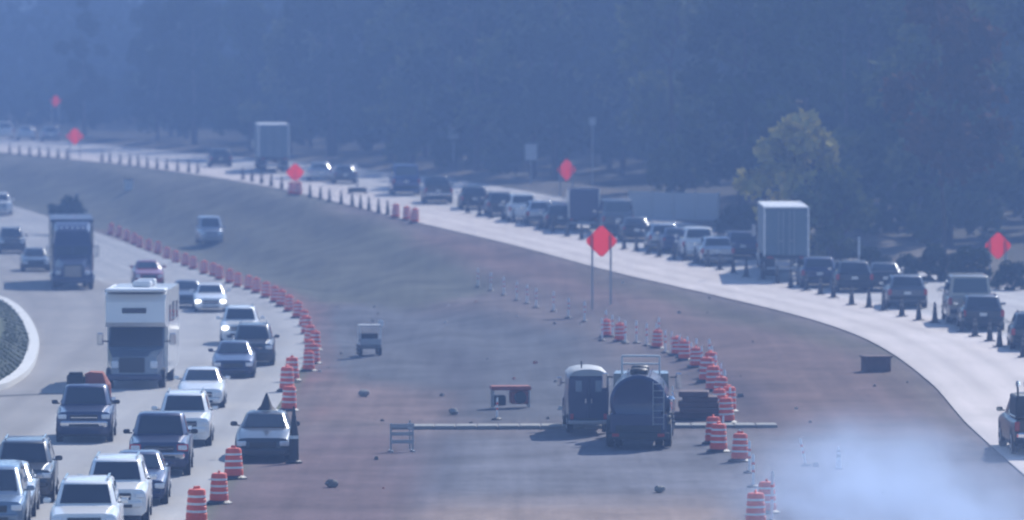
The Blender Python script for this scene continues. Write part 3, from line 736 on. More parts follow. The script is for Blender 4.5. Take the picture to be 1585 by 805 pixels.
def tank_truck_blueprint():
    """rear of a water tank truck: rear bumper at local y = 0, cab ahead along +Y"""
    out = []
    t = MB()
    def ell(yy, s): return [(1.08 * s * math.cos(a), yy, 1.72 + 1.0 * s * math.sin(a)) for a in [2 * math.pi * k / 28 for k in range(28)]]
    t.loft([ell(.28, .62), ell(.18, .88), ell(.30, 1.0), ell(5.2, 1.0), ell(5.32, .88), ell(5.25, .6)], 'p_navy')
    mh = MB(); mh.lathe([(.34, 2.66), (.34, 2.86), (.26, 2.92)], 'dark', n=16)
    out.append(P('tank', t, [P('manhole', mh, loc=(0, 1.6, 0), smooth=30), P('manhole', mh, loc=(0, 3.8, 0), smooth=30)], smooth=30))
    g = MB(); g.box((0, 2.75, .72), (1.7, 5.4, .26), 'dark'); g.box((0, .62, .80), (2.12, 1.0, .95), 'p_navy', bev=.04); out.append(P('chassis', g))
    g = MB(); g.box((0, .0, .45), (2.3, .16, .28), 'dark', bev=.03); out.append(P('rear_bumper', g))
    l = MB()
    for x in (.55, .95): l.tube((x, .12, .7), (x, .12, 2.5), .022, 'steel')
    for k in range(7): l.tube((.55, .12, .9 + k * .25), (.95, .12, .9 + k * .25), .018, 'steel')
    out.append(P('ladder', l))
    for sx in (-1, 1):
        g = MB(); g.box((sx * .85, -.1, .50), (.26, .04, .12), 'tail'); out.append(P('taillight', g))
        g = MB(); g.loft([[(sx * .70, 1.6 + 1.25 * math.cos(a), .5 + .66 * math.sin(a)), (sx * 1.2, 1.6 + 1.25 * math.cos(a), .5 + .66 * math.sin(a)), (sx * 1.2, 1.6 + 1.2 * math.cos(a), .5 + .6 * math.sin(a)), (sx * .7, 1.6 + 1.2 * math.cos(a), .5 + .6 * math.sin(a))] for a in [math.pi * k / 10 for k in range(11)]], 'dark'); out.append(P('fender', g))
        g = MB(); g.tube((sx * .45, .9, 2.72), (sx * .45, 4.8, 2.72), .025, 'chrome'); out.append(P('catwalk_rail', g))
        g = MB(); g.box((sx * 1.42, 7.0, 2.15), (.22, .14, .62), 'chrome', bev=.04); g.tube((sx * 1.1, 6.9, 2.3), (sx * 1.4, 7.0, 2.3), .03, 'dark'); out.append(P('mirror', g))
    g = MB(); g.lathe([(.16, 0), (.19, .06), (.19, .5), (.1, .62)], 'chrome', c=(1.18, 1.2, 1.28), n=12); g.tube((1.2, .45, 1.35), (1.2, 1.9, 1.35), .05, 'chrome'); out.append(P('pump_fitting', g, smooth=30))
    g = MB(); g.loft([[(1.24, 2.6, 1.2), (1.30, 2.6, 1.25), (1.34, 2.6, 1.8), (1.22, 2.6, 2.05)], [(1.24, 3.6, 1.2), (1.30, 3.6, 1.25), (1.34, 3.6, 1.8), (1.22, 3.6, 2.05)]], 'chrome'); out.append(P('hose_tray', g))
    c = MB(); c.loft([[(-1.1, 5.6, .6), (1.1, 5.6, .6), (1.05, 5.7, 2.5), (-1.05, 5.7, 2.5)], [(-1.1, 7.3, .6), (1.1, 7.3, .6), (1.0, 6.9, 2.55), (-1.0, 6.9, 2.55)]], 'p_grey'); c.loft([[(-.95, 7.2, .6), (.95, 7.2, .6), (.85, 7.2, 1.55), (-.85, 7.2, 1.55)], [(-.8, 8.6, .6), (.8, 8.6, .6), (.7, 8.6, 1.35), (-.7, 8.6, 1.35)]], 'p_grey')
    out.append(P('cab', c, [P('cab_window', (lambda q: (q.box((0, 5.65, 2.0), (1.2, .05, .5), 'glass'), q)[1])(MB()))]))
    f = MB(); 
    for sx in (-1, 1): f.tube((sx * .72, 5.15, 2.45), (sx * .72, 5.15, 3.2), .04, 'canvas')
    f.tube((-.72, 5.15, 3.2), (.72, 5.15, 3.2), .05, 'canvas'); f.tube((-.72, 5.15, 2.9), (.72, 5.15, 2.9), .04, 'canvas'); out.append(P('guard_frame', f))
    truck_wheels(out, [(1.0, True), (2.25, True), (7.5, False)])
    return out

def service_truck_blueprint():
    """upright dark utility body with a pale rounded roof, seen from behind (rear at y = 0)"""
    out = []
    b = MB(); b.loft([[(-.80, yy, .55), (.80, yy, .55), (.83, yy, 1.6), (.80, yy, 2.28), (.66, yy, 2.42), (-.66, yy, 2.42), (-.80, yy, 2.28), (-.83, yy, 1.6)] for yy in (.05, 3.6)], 'p_navy'); out.append(P('utility_body', b, smooth=25))
    r = MB(); r.loft([[(x * s, yy, 2.40 + .26 * math.sqrt(max(0, 1 - (x / .82) ** 2)) * s) for x in [-.82 + 1.64 * k / 12 for k in range(13)]] + [(.82 * s, yy, 2.36), (-.82 * s, yy, 2.36)] for yy, s in ((0.0, .9), (.2, 1.0), (3.4, 1.0), (3.6, .9))], 'dusty'); out.append(P('domed_roof', r, smooth=40))
    for sx in (-1, 1):
        d = MB(); d.box((sx * .40, .02, 1.45), (.74, .06, 1.7), 'p_navy', bev=.02)
        wv = MB(); wv.box((sx * .40, -.02, 1.95), (.26, .03, .46), 'p_steelblue', bev=.02)
        hd = MB(); hd.box((sx * .12, -.03, 1.35), (.05, .05, .2), 'chrome')
        out.append(P('rear_door', d, [P('window', wv), P('handle', hd)]))
        g = MB(); g.box((sx * .68, -.0, .72), (.14, .08, .22), 'tail'); out.append(P('taillight', g))
        g = MB(); g.box((sx * 1.02, 4.6, 1.9), (.2, .12, .36), 'chrome', bev=.03); g.tube((sx * .8, 4.5, 1.85), (sx * 1.0, 4.6, 1.85), .025, 'dark'); out.append(P('mirror', g))
    c = MB(); c.loft([[(-.85, 3.62, .5), (.85, 3.62, .5), (.74, 3.7, 2.1), (-.74, 3.7, 2.1)], [(-.88, 5.2, .5), (.88, 5.2, .5), (.74, 4.7, 2.1), (-.74, 4.7, 2.1)]], 'p_navy'); c.loft([[(-.88, 5.1, .5), (.88, 5.1, .5), (.86, 5.1, 1.2), (-.86, 5.1, 1.2)], [(-.82, 6.2, .5), (.82, 6.2, .5), (.78, 6.2, 1.0), (-.78, 6.2, 1.0)]], 'p_navy'); out.append(P('cab', c))
    g = MB(); g.tube((-.25, 1.0, 2.6), (-.25, 1.0, 2.92), .03, 'dark'); out.append(P('antenna', g))
    g = MB(); g.box((0, -.05, .48), (1.66, .18, .16), 'steel', bev=.03); out.append(P('rear_bumper', g))
    g = MB(); g.box((0, 2.6, .55), (.8, 5.4, .18), 'dark'); out.append(P('chassis', g))
    wheel_parts(.39, .24, (-.72, .72), (1.1, 5.1), out)
    return out

def put(name, bp, at_, rz, label, cat, group=None, sc=1.0):
    o = stamp(name, bp, at_, rz, sc); tag(o, label, cat, group); return o

TOWARD = math.pi
# ---- left carriageway: two and more lanes of queueing traffic facing the camera
QL = 'traffic queueing towards the camera on the left road'
def left(kind, paint, u, v, label, cat, yaw=0.0, dx=0.0, **kw):
    p = pix(u, v); p.x += dx; p.z = gz(p.x, p.y)
    L = SPEC[kind][0]
    hd = lane_heading(LX, p.x, p.y + L / 2, .45)
    c = Vector((p.x - math.sin(hd) * L / 2, p.y + math.cos(hd) * L / 2, 0)); c.z = lz(c.y)
    return put({'sedan': 'sedan', 'suv': 'suv', 'pickup': 'pickup_truck', 'minivan': 'minivan', 'van': 'van'}[kind], car_blueprint(kind, paint, **kw), c, TOWARD + hd + yaw, label, cat, QL)
left('suv', 'white', 130, 853, 'white SUV cut off by the bottom edge, front of its lane on the left road', 'suv')
left('suv', 'white', 178, 812, 'white SUV directly behind the nearest white one at the bottom of the left road', 'suv')
left('sedan', 'navy', 212, 783, 'dark blue sedan half hidden behind two white SUVs low on the left road', 'car')
left('pickup', 'navy', 246, 738, 'dark blue pickup with red rimmed headlights, left of the barrel row', 'pickup truck', redrim=True)
left('suv', 'white', 284, 692, 'white SUV showing its side windows, tight behind the dark blue pickup', 'suv')
left('sedan', 'white', 311, 633, 'white sedan with open road before and behind it, level with the motorhome nose', 'car')
left('sedan', 'navy', 361, 586, 'dark blue sedan two places behind the lone white sedan', 'car')
left('suv', 'charcoal', 391, 567, 'charcoal SUV peeking out to the right behind the dark blue sedan', 'suv')
left('suv', 'white', 372, 535, 'white SUV with bright headlights behind the two dark cars', 'suv', lit=True)
left('sedan', 'white', 326, 484, 'white sedan with lit headlights far back beside the pink barrel row', 'car', lit=True)
left('sedan', 'grey', 291, 478, 'grey sedan half hidden left of the white sedan with lit headlights', 'car')
left('sedan', 'red', 231, 443, 'red car whose roof shows just above the motorhome', 'car')
left('suv', 'charcoal', 34, 779, 'charcoal SUV at the left edge behind a silver car and a pale minivan', 'suv')
left('sedan', 'silver', 0, 803, 'silver car cut by the left edge, just ahead of the charcoal SUV', 'car', dx=0.1)
left('minivan', 'steelblue', -20, 829, 'pale blue minivan in the bottom left corner of the picture', 'minivan', dx=0.1)
left('pickup', 'navy', 130, 686, 'dark pickup with wide mirrors and a covered load on its back, below the kerbed island', 'pickup truck')
left('sedan', 'black', 56, 421, 'low black car half hidden left of the dark semi truck', 'car')
left('suv', 'black', 19, 393, 'black SUV with pale roof edge behind the low black car at the left edge', 'suv')
left('suv', 'white', 2, 334, 'small far white SUV at the left edge, last on the left road', 'suv')
p = pix(208, 602); hd = lane_heading(LX, p.x, p.y, .4); BPM = motorhome_blueprint()
put('motorhome', BPM, p, TOWARD + hd - 0.045, 'tall white motorhome with dark windshield band in the queue on the left road', 'motorhome', QL)
p = pix(113, 449); hd = lane_heading(LX, p.x, p.y, .15)
put('semi_truck', semi_blueprint('navy', 'p_navy', 12.0, 'p_navy'), p, TOWARD + hd, 'dark blue semi truck with dark trailer facing the camera behind the motorhome', 'truck', QL)
# the covered load of the dark pickup: things of their own
base = [o for o in COL.objects if o.get('label', '').startswith('dark pickup with wide')][0]
def on(o, x, y_, z): 
    c, s = math.cos(o.rotation_euler[2]), math.sin(o.rotation_euler[2]); return Vector((o.location.x + c * x - s * y_, o.location.y + s * x + c * y_, o.location.z + z))
mb = MB(); mb.box((0, 0, .48), (.66, .9, .96), 'dark', bev=.08); mb.box((0, 0, .99), (.5, .7, .07), 'dark', bev=.02)
o = build('crate', mb); o.location = on(base, .42, -1.5, 1.262); o.rotation_euler = base.rotation_euler; tag(o, 'dark crate standing in the bed of the dark pickup below the island', 'crate')
mb = MB(); mb.loft([[(-.62 * s, yy, 0), (.62 * s, yy, 0), (.58 * s, yy, .5 + .14 * s), (.2, yy, .72 + .05 * s), (-.3, yy, .66 + .1 * s), (-.6 * s, yy, .42)] for yy, s in ((-.9, .8), (-.4, 1), (.3, 1), (.7, .75))], 'rust')
o = build('tarpaulin_load', mb); o.location = on(base, -.26, -1.75, 1.262); o.rotation_euler = base.rotation_euler; o.scale = (.9, .7, 1.35); tag(o, 'brown tarpaulin bundle in the bed of the dark pickup below the island', 'load')

# ---- right carriageway: queue moving away behind the cones
QR = 'traffic queueing away from the camera on the right road'
def right(kind, paint, u, v, label, cat, yaw=0.0, D=None, **kw):
    p = spot(u, D) if D else pix(u, v)
    L = SPEC[kind][0]; hd = lane_heading(RX, p.x, p.y + L / 2, .3)
    c = Vector((p.x - math.sin(hd) * L / 2, p.y + math.cos(hd) * L / 2, 0)); c.z = rz_(c.y)
    return put({'sedan': 'sedan', 'suv': 'suv', 'pickup': 'pickup_truck', 'minivan': 'minivan', 'van': 'van'}[kind], car_blueprint(kind, paint, **kw), c, hd + yaw, label, cat, QR, (1.05, 1.0, .90 if kind == 'suv' else 1.0))
right('suv', 'black', 1600, 543, 'black SUV cut by the right edge of the picture, nearest car of the right queue', 'suv')
right('suv', 'charcoal', 1522, 513, 'charcoal SUV in front of the tall tan van near the right edge', 'suv')
right('van', 'tan', 1502, 503, 'tall tan van with bright roof edge half hidden behind the charcoal SUV at right', 'van')
right('suv', 'grey', 1405, 478, 'grey SUV alone between the tan van and the pair of dark SUVs', 'suv')
right('suv', 'black', 1323, 453, 'black SUV, right one of the pair beside the white trailer', 'suv')
right('suv', 'navy', 1269, 446, 'dark blue SUV, left one of the pair beside the white trailer', 'suv')
right('suv', 'silver', 1111, 411, 'silver SUV left of the white semi trailer, nearest of its cluster', 'suv')
right('minivan', 'white', 1082, 402, 'white minivan just behind the silver SUV left of the semi trailer', 'minivan')
right('sedan', 'navy', 1049, 393, 'dark blue sedan squeezed left of the white minivan', 'car')
right('suv', 'silver', 1029, 389, 'silver SUV at the left end of the cluster right of the large red sign', 'suv')
right('suv', 'silver', 838, 350, 'silver SUV left of the tall dark truck, nearest of its three', 'suv')
right('minivan', 'white', 810, 344, 'white minivan with long bright roof behind the silver SUV by the dark truck', 'minivan')
right('suv', 'charcoal', 868, 356, 'charcoal SUV just left of the tall dark box truck', 'suv')
right('sedan', 'black', 986, 375, 'black sedan between the grey van and the silver SUV cluster', 'car')
right('suv', 'navy', 1150, 402, 'dark blue SUV between the nearest silver SUV and the semi trailer', 'suv')
right('sedan', 'black', 1372, 452, 'black sedan half hidden behind the lone grey SUV on the right road', 'car')
right('suv', 'charcoal', 776, 335, 'charcoal SUV with pale pillar just left of the white minivan with long roof', 'suv')
right('suv', 'black', 735, 325, 'black SUV between the pickup with glinting roof and the charcoal SUV', 'suv')
right('pickup', 'charcoal', 679, 316, 'charcoal pickup with sun glinting on its roof in the far right queue', 'pickup truck')
right('van', 'blue', 629, 303, 'blue van at the end of the pale lane, ahead of the glinting pickup', 'van')
right('sedan', 'grey', 535, 285, 'grey sedan just right of the small orange sign with legs', 'car')
right('sedan', 'silver', 497, 281, 'silver sedan behind the small orange sign with legs', 'car')
right('suv', 'charcoal', 342, 259, 'lone charcoal SUV on the far bend of the right road', 'suv')
right('suv', 'silver', 80, 0, 'hazy silver SUV farthest right of three on the skyline bend at upper left', 'suv', D=632)
right('sedan', 'white', 42, 0, 'hazy white sedan, middle one of three on the skyline bend at upper left', 'car', D=640)
right('minivan', 'white', 8, 0, 'hazy white minivan at the left edge of the skyline bend', 'minivan', D=646)
def rtruck(bp, rear, u, v, label, name, sc=1.0, D=None, yaw=0.0):
    p = spot(u, D) if D else pix(u, v); hd = lane_heading(RX, p.x, p.y + 6, .14) + yaw
    c = Vector((p.x + math.sin(hd) * rear, p.y - rear * -math.cos(hd), 0))
    c = Vector((p.x - math.sin(hd) * rear, p.y + math.cos(hd) * rear, 0)); c.z = rz_(c.y) - .0
    return put(name, bp, c, hd, label, 'truck', QR, sc)
SEMI_W = semi_blueprint('white', 'trailerskin', 13.5, 'reflect')  # white roof and corner posts paint in the trailer's sunlit rim
rtruck(SEMI_W, 18.4, 1218, 436, 'pale semi trailer with bright top and left edge in the right queue', 'semi_truck', sc=.95)
rtruck(SEMI_W, 18.4, 424, 268, 'far hazy semi trailer with pale frame on the right road bend', 'semi_truck')
rtruck(box_truck_blueprint('black', 'p_navy', 3.1, 5.0, 'alu'), 7.9, 905, 361, 'tall dark box truck with bright upper corners above the large red sign', 'box_truck', sc=.86)
right('van', 'grey', 957, 366, 'grey van with pale left edge right of the tall dark box truck', 'van')

# the dark work truck with a lit strobe at the right edge
def work_truck_blueprint():
    out = list(car_blueprint('pickup', 'black'))
    g = MB(); g.box((0, -1.75, 1.62), (1.86, 1.95, .74), 'dark', bev=.05); out.append(P('tool_body', g))
    for x in (-.82, -.55, -.28):
        g = MB(); g.tube((x, -2.68, 1.22), (x - .05, -2.72, 2.35), .035, 'dark', n=8); g.lathe([(.05, 0), (.07, .1), (.05, .2)], 'steel', c=(x - .05, -2.72, 2.3), n=8); out.append(P('upright_tool', g))
    g = MB(); g.tube((-.2, -.9, 1.95), (-.2, -.9, 2.25), .04, 'dark'); g.tube((-.3, -2.3, 2.0), (-.3, -2.3, 2.3), .04, 'dark'); out.append(P('rack_post', g))
    g = MB(); g.box((-.25, -2.3, 2.38), (.62, .26, .22), 'strobe', bev=.06); out.append(P('strobe_light', g))
    return out
p = pix(1614, 706); put('work_truck', work_truck_blueprint(), Vector((p.x - .02, p.y + 2.9, rz_(p.y + 2.9))), .02, 'dark work truck with a blue white strobe at the right edge of the picture', 'work truck')

# ---- works vehicles in the median
p = pix(988, 694); put('tank_truck', tank_truck_blueprint(), p, -.04, 'dark blue water tank truck seen from behind on the new slab', 'tank truck', sc=.92)
p = pix(911, 672); put('service_truck', service_truck_blueprint(), p, .03, 'dark upright service truck with pale domed roof left of the tank truck', 'service truck', sc=.88)
p = pix(407, 714); L = 5.0
put('sedan', car_blueprint('sedan', 'charcoal'), Vector((p.x, p.y + L / 2, gz(p.x, p.y + L / 2) - .04)), TOWARD, 'dark sedan parked right of the barrel row, with a cone standing on it', 'car', sc=1.06)
p = pix(321, 382); L = 5.0
put('van', car_blueprint('van', 'silver'), Vector((p.x, p.y + L / 2, gz(p.x, p.y + L / 2) - .03)), TOWARD + .12, 'silver work van parked on the grassy median above the barrels', 'van', sc=.86)

# ------------------------------------------------------------------ traffic-control furniture
def barrel_blueprint():
    out = []
    d = MB(); d.lathe([(.30, .10), (.30, .30), (.285, .31), (.285, .50), (.27, .51), (.27, .70), (.255, .71), (.255, .92), (.22, .98), (.10, 1.0)], 'barrel', n=16); out.append(P('drum', d, smooth=35))
    for z, r in ((.34, .292), (.55, .277), (.76, .262)):
        b = MB(); b.lathe([(r, z), (r, z + .065)], 'reflect', n=16); out.append(P('white_band', b, smooth=35))
    b = MB(); b.lathe([(.42, 0), (.42, .05), (.31, .12)], 'dark', n=16); out.append(P('rubber_base', b))
    h = MB(); h.box((0, 0, 1.03), (.22, .05, .09), 'barrel', bev=.02); out.append(P('handle', h))
    return out
BB = barrel_blueprint()
def barrels(pts, label, group, sc=1.0):
    for (u, v) in pts:
        p = pix(u + (rng.uniform(-2.5, 2.5) if len(pts) > 4 else 0), v + (rng.uniform(-1.5, 1.5) if len(pts) > 4 else 0))
        o = put('traffic_barrel', BB, p + Vector((0, 0, -.06 if p.x > lx(p.y) else 0)), rng.random() * 3, label, 'barrel', group, sc * rng.uniform(.95, 1.04))
        o.rotation_euler[0] = rng.uniform(-.035, .035); o.rotation_euler[1] = rng.uniform(-.035, .035)
for (u, v), lab in (((304, 808), 'orange and white barrel at the bottom edge, nearest of the left row'), ((339, 777), 'orange and white barrel, second from the bottom of the left row'), ((362, 739), 'orange and white barrel at the parked dark sedan\'s front wheel')):
    barrels([(u, v)], lab, 'barrels along the left road')
barrels([(447, 634)], 'orange and white barrel just behind the tall dark post by the parked sedan', 'barrels along the left road')
barrels([(444, 606), (452, 590)], 'orange and white barrel in the pair beyond the tall dark post', 'barrels along the left road')
barrels([(480, 572), (484, 562), (479, 552), (486, 541), (478, 530), (474, 517), (468, 504), (458, 493), (447, 484), (436, 475), (424, 468), (411, 461), (398, 455)], 'orange and white barrel in the crowded bend of the left barrel row', 'barrels along the left road', .9)
barrels([(384, 449), (370, 444), (356, 438), (342, 433), (328, 428), (314, 423), (300, 417), (286, 411), (272, 405), (258, 399), (245, 393), (232, 388), (219, 382), (207, 377), (195, 372), (184, 367), (173, 363)], 'faded pink far barrel in the row beside the left road', 'barrels along the left road', .84)
barrels([(1170, 812)], 'orange and white barrel at the bottom edge right of the new slab', 'barrels right of the new slab')
barrels([(1187, 792)], 'orange and white barrel just behind the bottom one right of the new slab', 'barrels right of the new slab')
barrels([(1146, 712), (1112, 698), (1106, 684), (1124, 652), (1113, 640), (1126, 634), (1116, 618), (1104, 604), (1094, 590), (1100, 580)], 'orange and white barrel in the row climbing past the tank truck', 'barrels right of the new slab')
barrels([(1076, 566), (1062, 556), (1046, 547), (1016, 538), (958, 527), (937, 521)], 'faded barrel in the curve of barrels behind the tank truck', 'barrels right of the new slab', .85)
barrels([(612, 336), (628, 340), (642, 344), (450, 300), (462, 303)], 'reddish barrel at the edge of the pale closed lane', 'barrels at the closed lane edge')

def cone_blueprint(m='conedark'):
    out = []
    c = MB(); c.lathe([(.155, .05), (.13, .25), (.045, .98), (.02, 1.0)], m, n=12); out.append(P('cone', c, smooth=35))
    b = MB(); b.box((0, 0, .025), (.44, .44, .05), 'dark', bev=.015); out.append(P('base', b))
    for z0, z1 in ((.52, .66), (.74, .84)):
        r = lambda z: .136 - (z - .25) * .116
        k = MB(); k.lathe([(r(z0) + .003, z0), (r(z1) + .003, z1)], 'concdark', n=12, capped=False); out.append(P('collar', k, smooth=35))
    return out
CB = cone_blueprint()
def cones(pts, label, group):
    for (u, v) in pts: put('traffic_cone', CB, pix(u, v), rng.random(), label, 'cone', group)
cones([(1584, 553), (1547, 537), (1532, 528), (1509, 521), (1490, 514), (1447, 500), (1422, 496), (1396, 490), (1368, 481), (1345, 476), (1318, 472), (1290, 461), (1270, 456), (1248, 450), (1224, 445), (1203, 439), (1180, 433), (1155, 429), (1135, 423), (1114, 418), (1096, 413), (1076, 408), (1060, 404), (1043, 402), (1020, 398), (1003, 394), (985, 389), (966, 386), (945, 381), (925, 377), (900, 371), (878, 366), (856, 360), (836, 355), (815, 350), (795, 345), (778, 341), (760, 338), (742, 334), (724, 330)],
      'dark traffic cone in the line parting the closed lane from the queue', 'cones along the right queue')
cones([(600, 332), (586, 329), (571, 326), (558, 323), (545, 319), (528, 316), (510, 313), (496, 309), (480, 306), (436, 292), (420, 288), (405, 284), (390, 281), (376, 278)],
      'dark traffic cone at the pale lane edge near the small orange sign', 'cones at the closed lane edge')
cones([(u, 250.5 + (u - 158) * .118) for u in (158, 170, 186, 201, 214, 228, 243, 258, 275, 292, 306)] + [(u, 238 + (u - 15) * .085) for u in (15, 30, 46, 61, 75, 90, 104)],
      'tiny dark cone on the far bend of the closed lane', 'cones at the closed lane edge')
# the cone standing on the parked sedan, and the tall post beside it
pk = [o for o in COL.objects if o.get('label', '').startswith('dark sedan parked right')][0]
cb2 = []
c = MB(); c.lathe([(.34, .04), (.20, .18), (.06, .52), (.02, .62)], 'conedark', n=14); cb2.append(P('cone', c, smooth=35))
b = MB(); b.box((0, 0, .02), (.74, .74, .04), 'canvas', bev=.01); cb2.append(P('base', b))
put('traffic_cone', cb2, on(pk, 0, -.45, 1.555), 0, 'squat dark cone standing on the roof of the parked sedan', 'cone')
tb = []
c = MB(); c.lathe([(.17, .08), (.16, .9), (.10, 1.35), (.04, 1.85), (.02, 1.9)], 'conedark', n=12); tb.append(P('post', c, smooth=35))
b = MB(); b.lathe([(.28, 0), (.28, .06), (.18, .10)], 'dark', n=12); tb.append(P('base', b))
b = MB(); b.lathe([(.165, .82), (.158, .93)], 'alu', n=12); tb.append(P('reflective_band', b))
p = pix(455, 715); put('channelizer_post', tb, p + Vector((0, 0, -.04)), 0, 'tall dark tapering post standing beside the parked dark sedan', 'post')

def post_blueprint(h, r=.05, m='reflect', dark=True):
    out = []
    c = MB(); c.lathe([(r, .06), (r, h - .06), (r * .5, h)], m, n=10); out.append(P('post', c, smooth=35))
    b = MB(); b.lathe([(.2, 0), (.2, .05), (.1, .09)], 'dark', n=12); out.append(P('base', b))
    if dark:
        for z in (h * .45, h * .68): 
            k = MB(); k.lathe([(r + .004, z), (r + .004, z + .08)], 'barrel', n=10); out.append(P('orange_band', k))
    return out
DB = post_blueprint(1.05, .045)
for (u, v) in ((740, 443), (760, 449), (780, 456), (800, 464), (816, 469), (830, 475), (857, 481), (880, 491), (905, 497)):
    put('delineator_post', DB, pix(u, v) + Vector((0, 0, -.05)), 0, 'small pale delineator post in the faint line across the median', 'delineator', 'delineators across the median')
for (u, v) in ((932, 526), (938, 512), (958, 524), (1016, 534), (1020, 524), (1030, 545), (1064, 556), (1078, 560), (1086, 572), (1102, 572), (1108, 586), (1098, 560), (948, 520), (968, 530), (985, 530), (1001, 534), (1040, 548), (1070, 566), (1052, 552), (1116, 600), (1122, 612), (1130, 640), (1160, 730), (1166, 752)):
    put('delineator_post', DB, pix(u, v) + Vector((0, 0, -.05)), rng.random(), 'white glinting delineator post in the curve behind and right of the tank truck', 'delineator', 'delineators behind the tank truck')
def leaning(u, v, h, lean, label, r=.035):
    o = put('delineator_post', post_blueprint(h, r), pix(u, v) + Vector((0, 0, -.05)), 0, label, 'delineator'); o.rotation_euler = (0, lean, 0)
leaning(1248, 719, .95, -.22, 'white stick post leaning left on the open ground right of the slab')
leaning(1194, 806, 1.5, .02, 'tall thin white post behind the bottom barrels right of the slab', .045)
leaning(1150, 706, .95, -.12, 'thin white post leaning beside the barrel near the slab corner')
leaning(1118, 690, 1.1, .03, 'thin white post upright left of the slab corner barrel')
leaning(1040, 645, 1.2, .03, 'thin pale post right beside the tank truck')
c = pix(1298, 724); put('traffic_cone', cone_blueprint('reflect'), c + Vector((0, 0, -.05)), 0, 'lone small white cone on the blue misty ground at lower right', 'cone', sc=.75)

# ---- orange diamond warning signs (no legible writing)
def diamond_blueprint(hd, hc, legs='posts', aspect=1.0):
    """hd half diagonal, hc height of the centre"""
    out = []
    f = MB(); k = hd; r = .12
    pr = []
    for (a, b) in ((0, 1), (1, 0), (0, -1), (-1, 0)):
        t = Vector((-b, a)); cpt = Vector((a, b)) * k
        for s_ in (1, -1):
            d = (Vector((a, b)) * -1 + t * s_).normalized() * r; q = cpt + d; pr.append((q.x * aspect, q.y))
    pr = [pr[i] for i in (0, 1, 2, 3, 4, 5, 6, 7)]
    pr.sort(key=lambda q: math.atan2(q[1], q[0]))
    n = len(pr)
    f.add([(x, -.02, hc + z) for x, z in pr] + [(x, .0, hc + z) for x, z in pr], [tuple(range(n)), tuple(range(n, 2 * n))[::-1]] + [(i, (i + 1) % n, n + (i + 1) % n, n + i) for i in range(n)], 'signface')
    out.append(P('sign_panel', f))
    b = MB(); pi_ = [(x * .93, z * .93) for x, z in pr]; po = [(x * .915, z * .915) for x, z in pr]
    b.add([(x, -.0235, hc + z) for x, z in pi_] + [(x, -.0235, hc + z) for x, z in po], [(i, (i + 1) % n, n + (i + 1) % n, n + i) for i in range(n)], 'dark'); out.append(P('border', b))
    if legs == 'posts':
        for x in (-hd * .55, hd * .55):
            g = MB(); g.box((x, .06, (hc + hd * .4) / 2 - .1), (.10, .10, hc + hd * .4 + .2), 'steel'); out.append(P('post', g))
    else:
        g = MB(); g.box((0, .05, hc * .55), (.06, .06, hc * 1.1), 'steel'); out.append(P('mast', g))
        for x, y_ in ((-.6, -.35), (.6, -.35), (-.6, .5), (.6, .5)):
            g = MB(); g.tube((0, .05, min(.45, hc * .4)), (x, y_, .01), .028, 'steel'); out.append(P('leg', g))
    return out
def sign(u, hd, hc, label, v=None, D=None, yaw=0, legs='posts', aspect=1.0):
    p = spot(u, D) if D else pix(u, v)
    if p.x < rx(p.y) or p.x > rx(p.y) + RW: p.z -= .05
    return put('warning_sign', diamond_blueprint(hd, hc, legs, aspect), p, yaw, label, 'sign')
sign(931, .86, 3.35, 'large red orange diamond sign on two posts at the near edge of the pale lane', v=473)
sign(877, .88, 1.95, 'red orange diamond sign turned half away, behind the tall dark box truck', D=436, yaw=.2, aspect=.86)
sign(1545, .80, 1.75, 'red orange diamond sign on the verge before the trees at the right edge', D=322, yaw=.1)
sign(457, .76, 1.35, 'small red orange diamond sign on splayed legs at the far lane edge', v=294, legs='stand')
sign(116, .86, 2.1, 'pinkish orange diamond sign left of the far bend', v=245, legs='posts', aspect=1.05)
sign(86, .72, 4.3, 'faint pink diamond sign high above the skyline bend at upper left', D=641)

# ---- other roadside things
def panel_sign(u, D, w_, h_, hc, label, yaw=0):
    out = []; f = MB(); f.box((0, 0, hc), (w_, .03, h_), 'skinwall', bev=.01); out.append(P('sign_panel', f))
    g = MB(); g.box((0, .05, hc / 2), (.09, .06, hc + h_ * .6), 'steel'); out.append(P('post', g))
    p = spot(u, D); p.z -= .05; put('roadside_sign', out, p, yaw, label, 'sign')
panel_sign(822, 455, .95, 1.25, 2.6, 'pale upright roadside sign left of the half turned red sign')
panel_sign(702, 505, .95, 1.2, 3.2, 'faint pale roadside sign against the hazy trees above the black SUV')
panel_sign(917, 452, .5, .6, 5.0, 'tiny pale marker high against the trees right of the half turned red sign')
panel_sign(1330, 318, .14, 1.0, 2.0, 'thin post with pale top standing behind the pair of dark SUVs')
# slanted pale arrow-board arm beyond the far queue
out = []; g = MB(); g.box((0, 0, .3), (1.1, .7, .35), 'dark', bev=.04); out.append(P('trailer', g)); g = MB(); g.tube((0, 0, .4), (0, 0, 1.7), .06, 'steel'); out.append(P('mast', g))
g = MB(); g.box((0, 0, 0), (.20, .12, .95), 'reflect', Matrix.Rotation(R(-28), 3, 'Y'), bev=.02); out.append(P('panel', g, loc=(0, 0, 1.85)))
for sx in (-1, 1):
    g = MB(); g.lathe([(.24, -.08), (.24, .08)], 'tyre', c=(sx * .62, 0, .24), axis='x', n=14); out.append(P('wheel', g))
p = spot(553, 440); put('sign_trailer', out, p, 0, 'small pale slanted light panel above the far sedans', 'sign trailer')
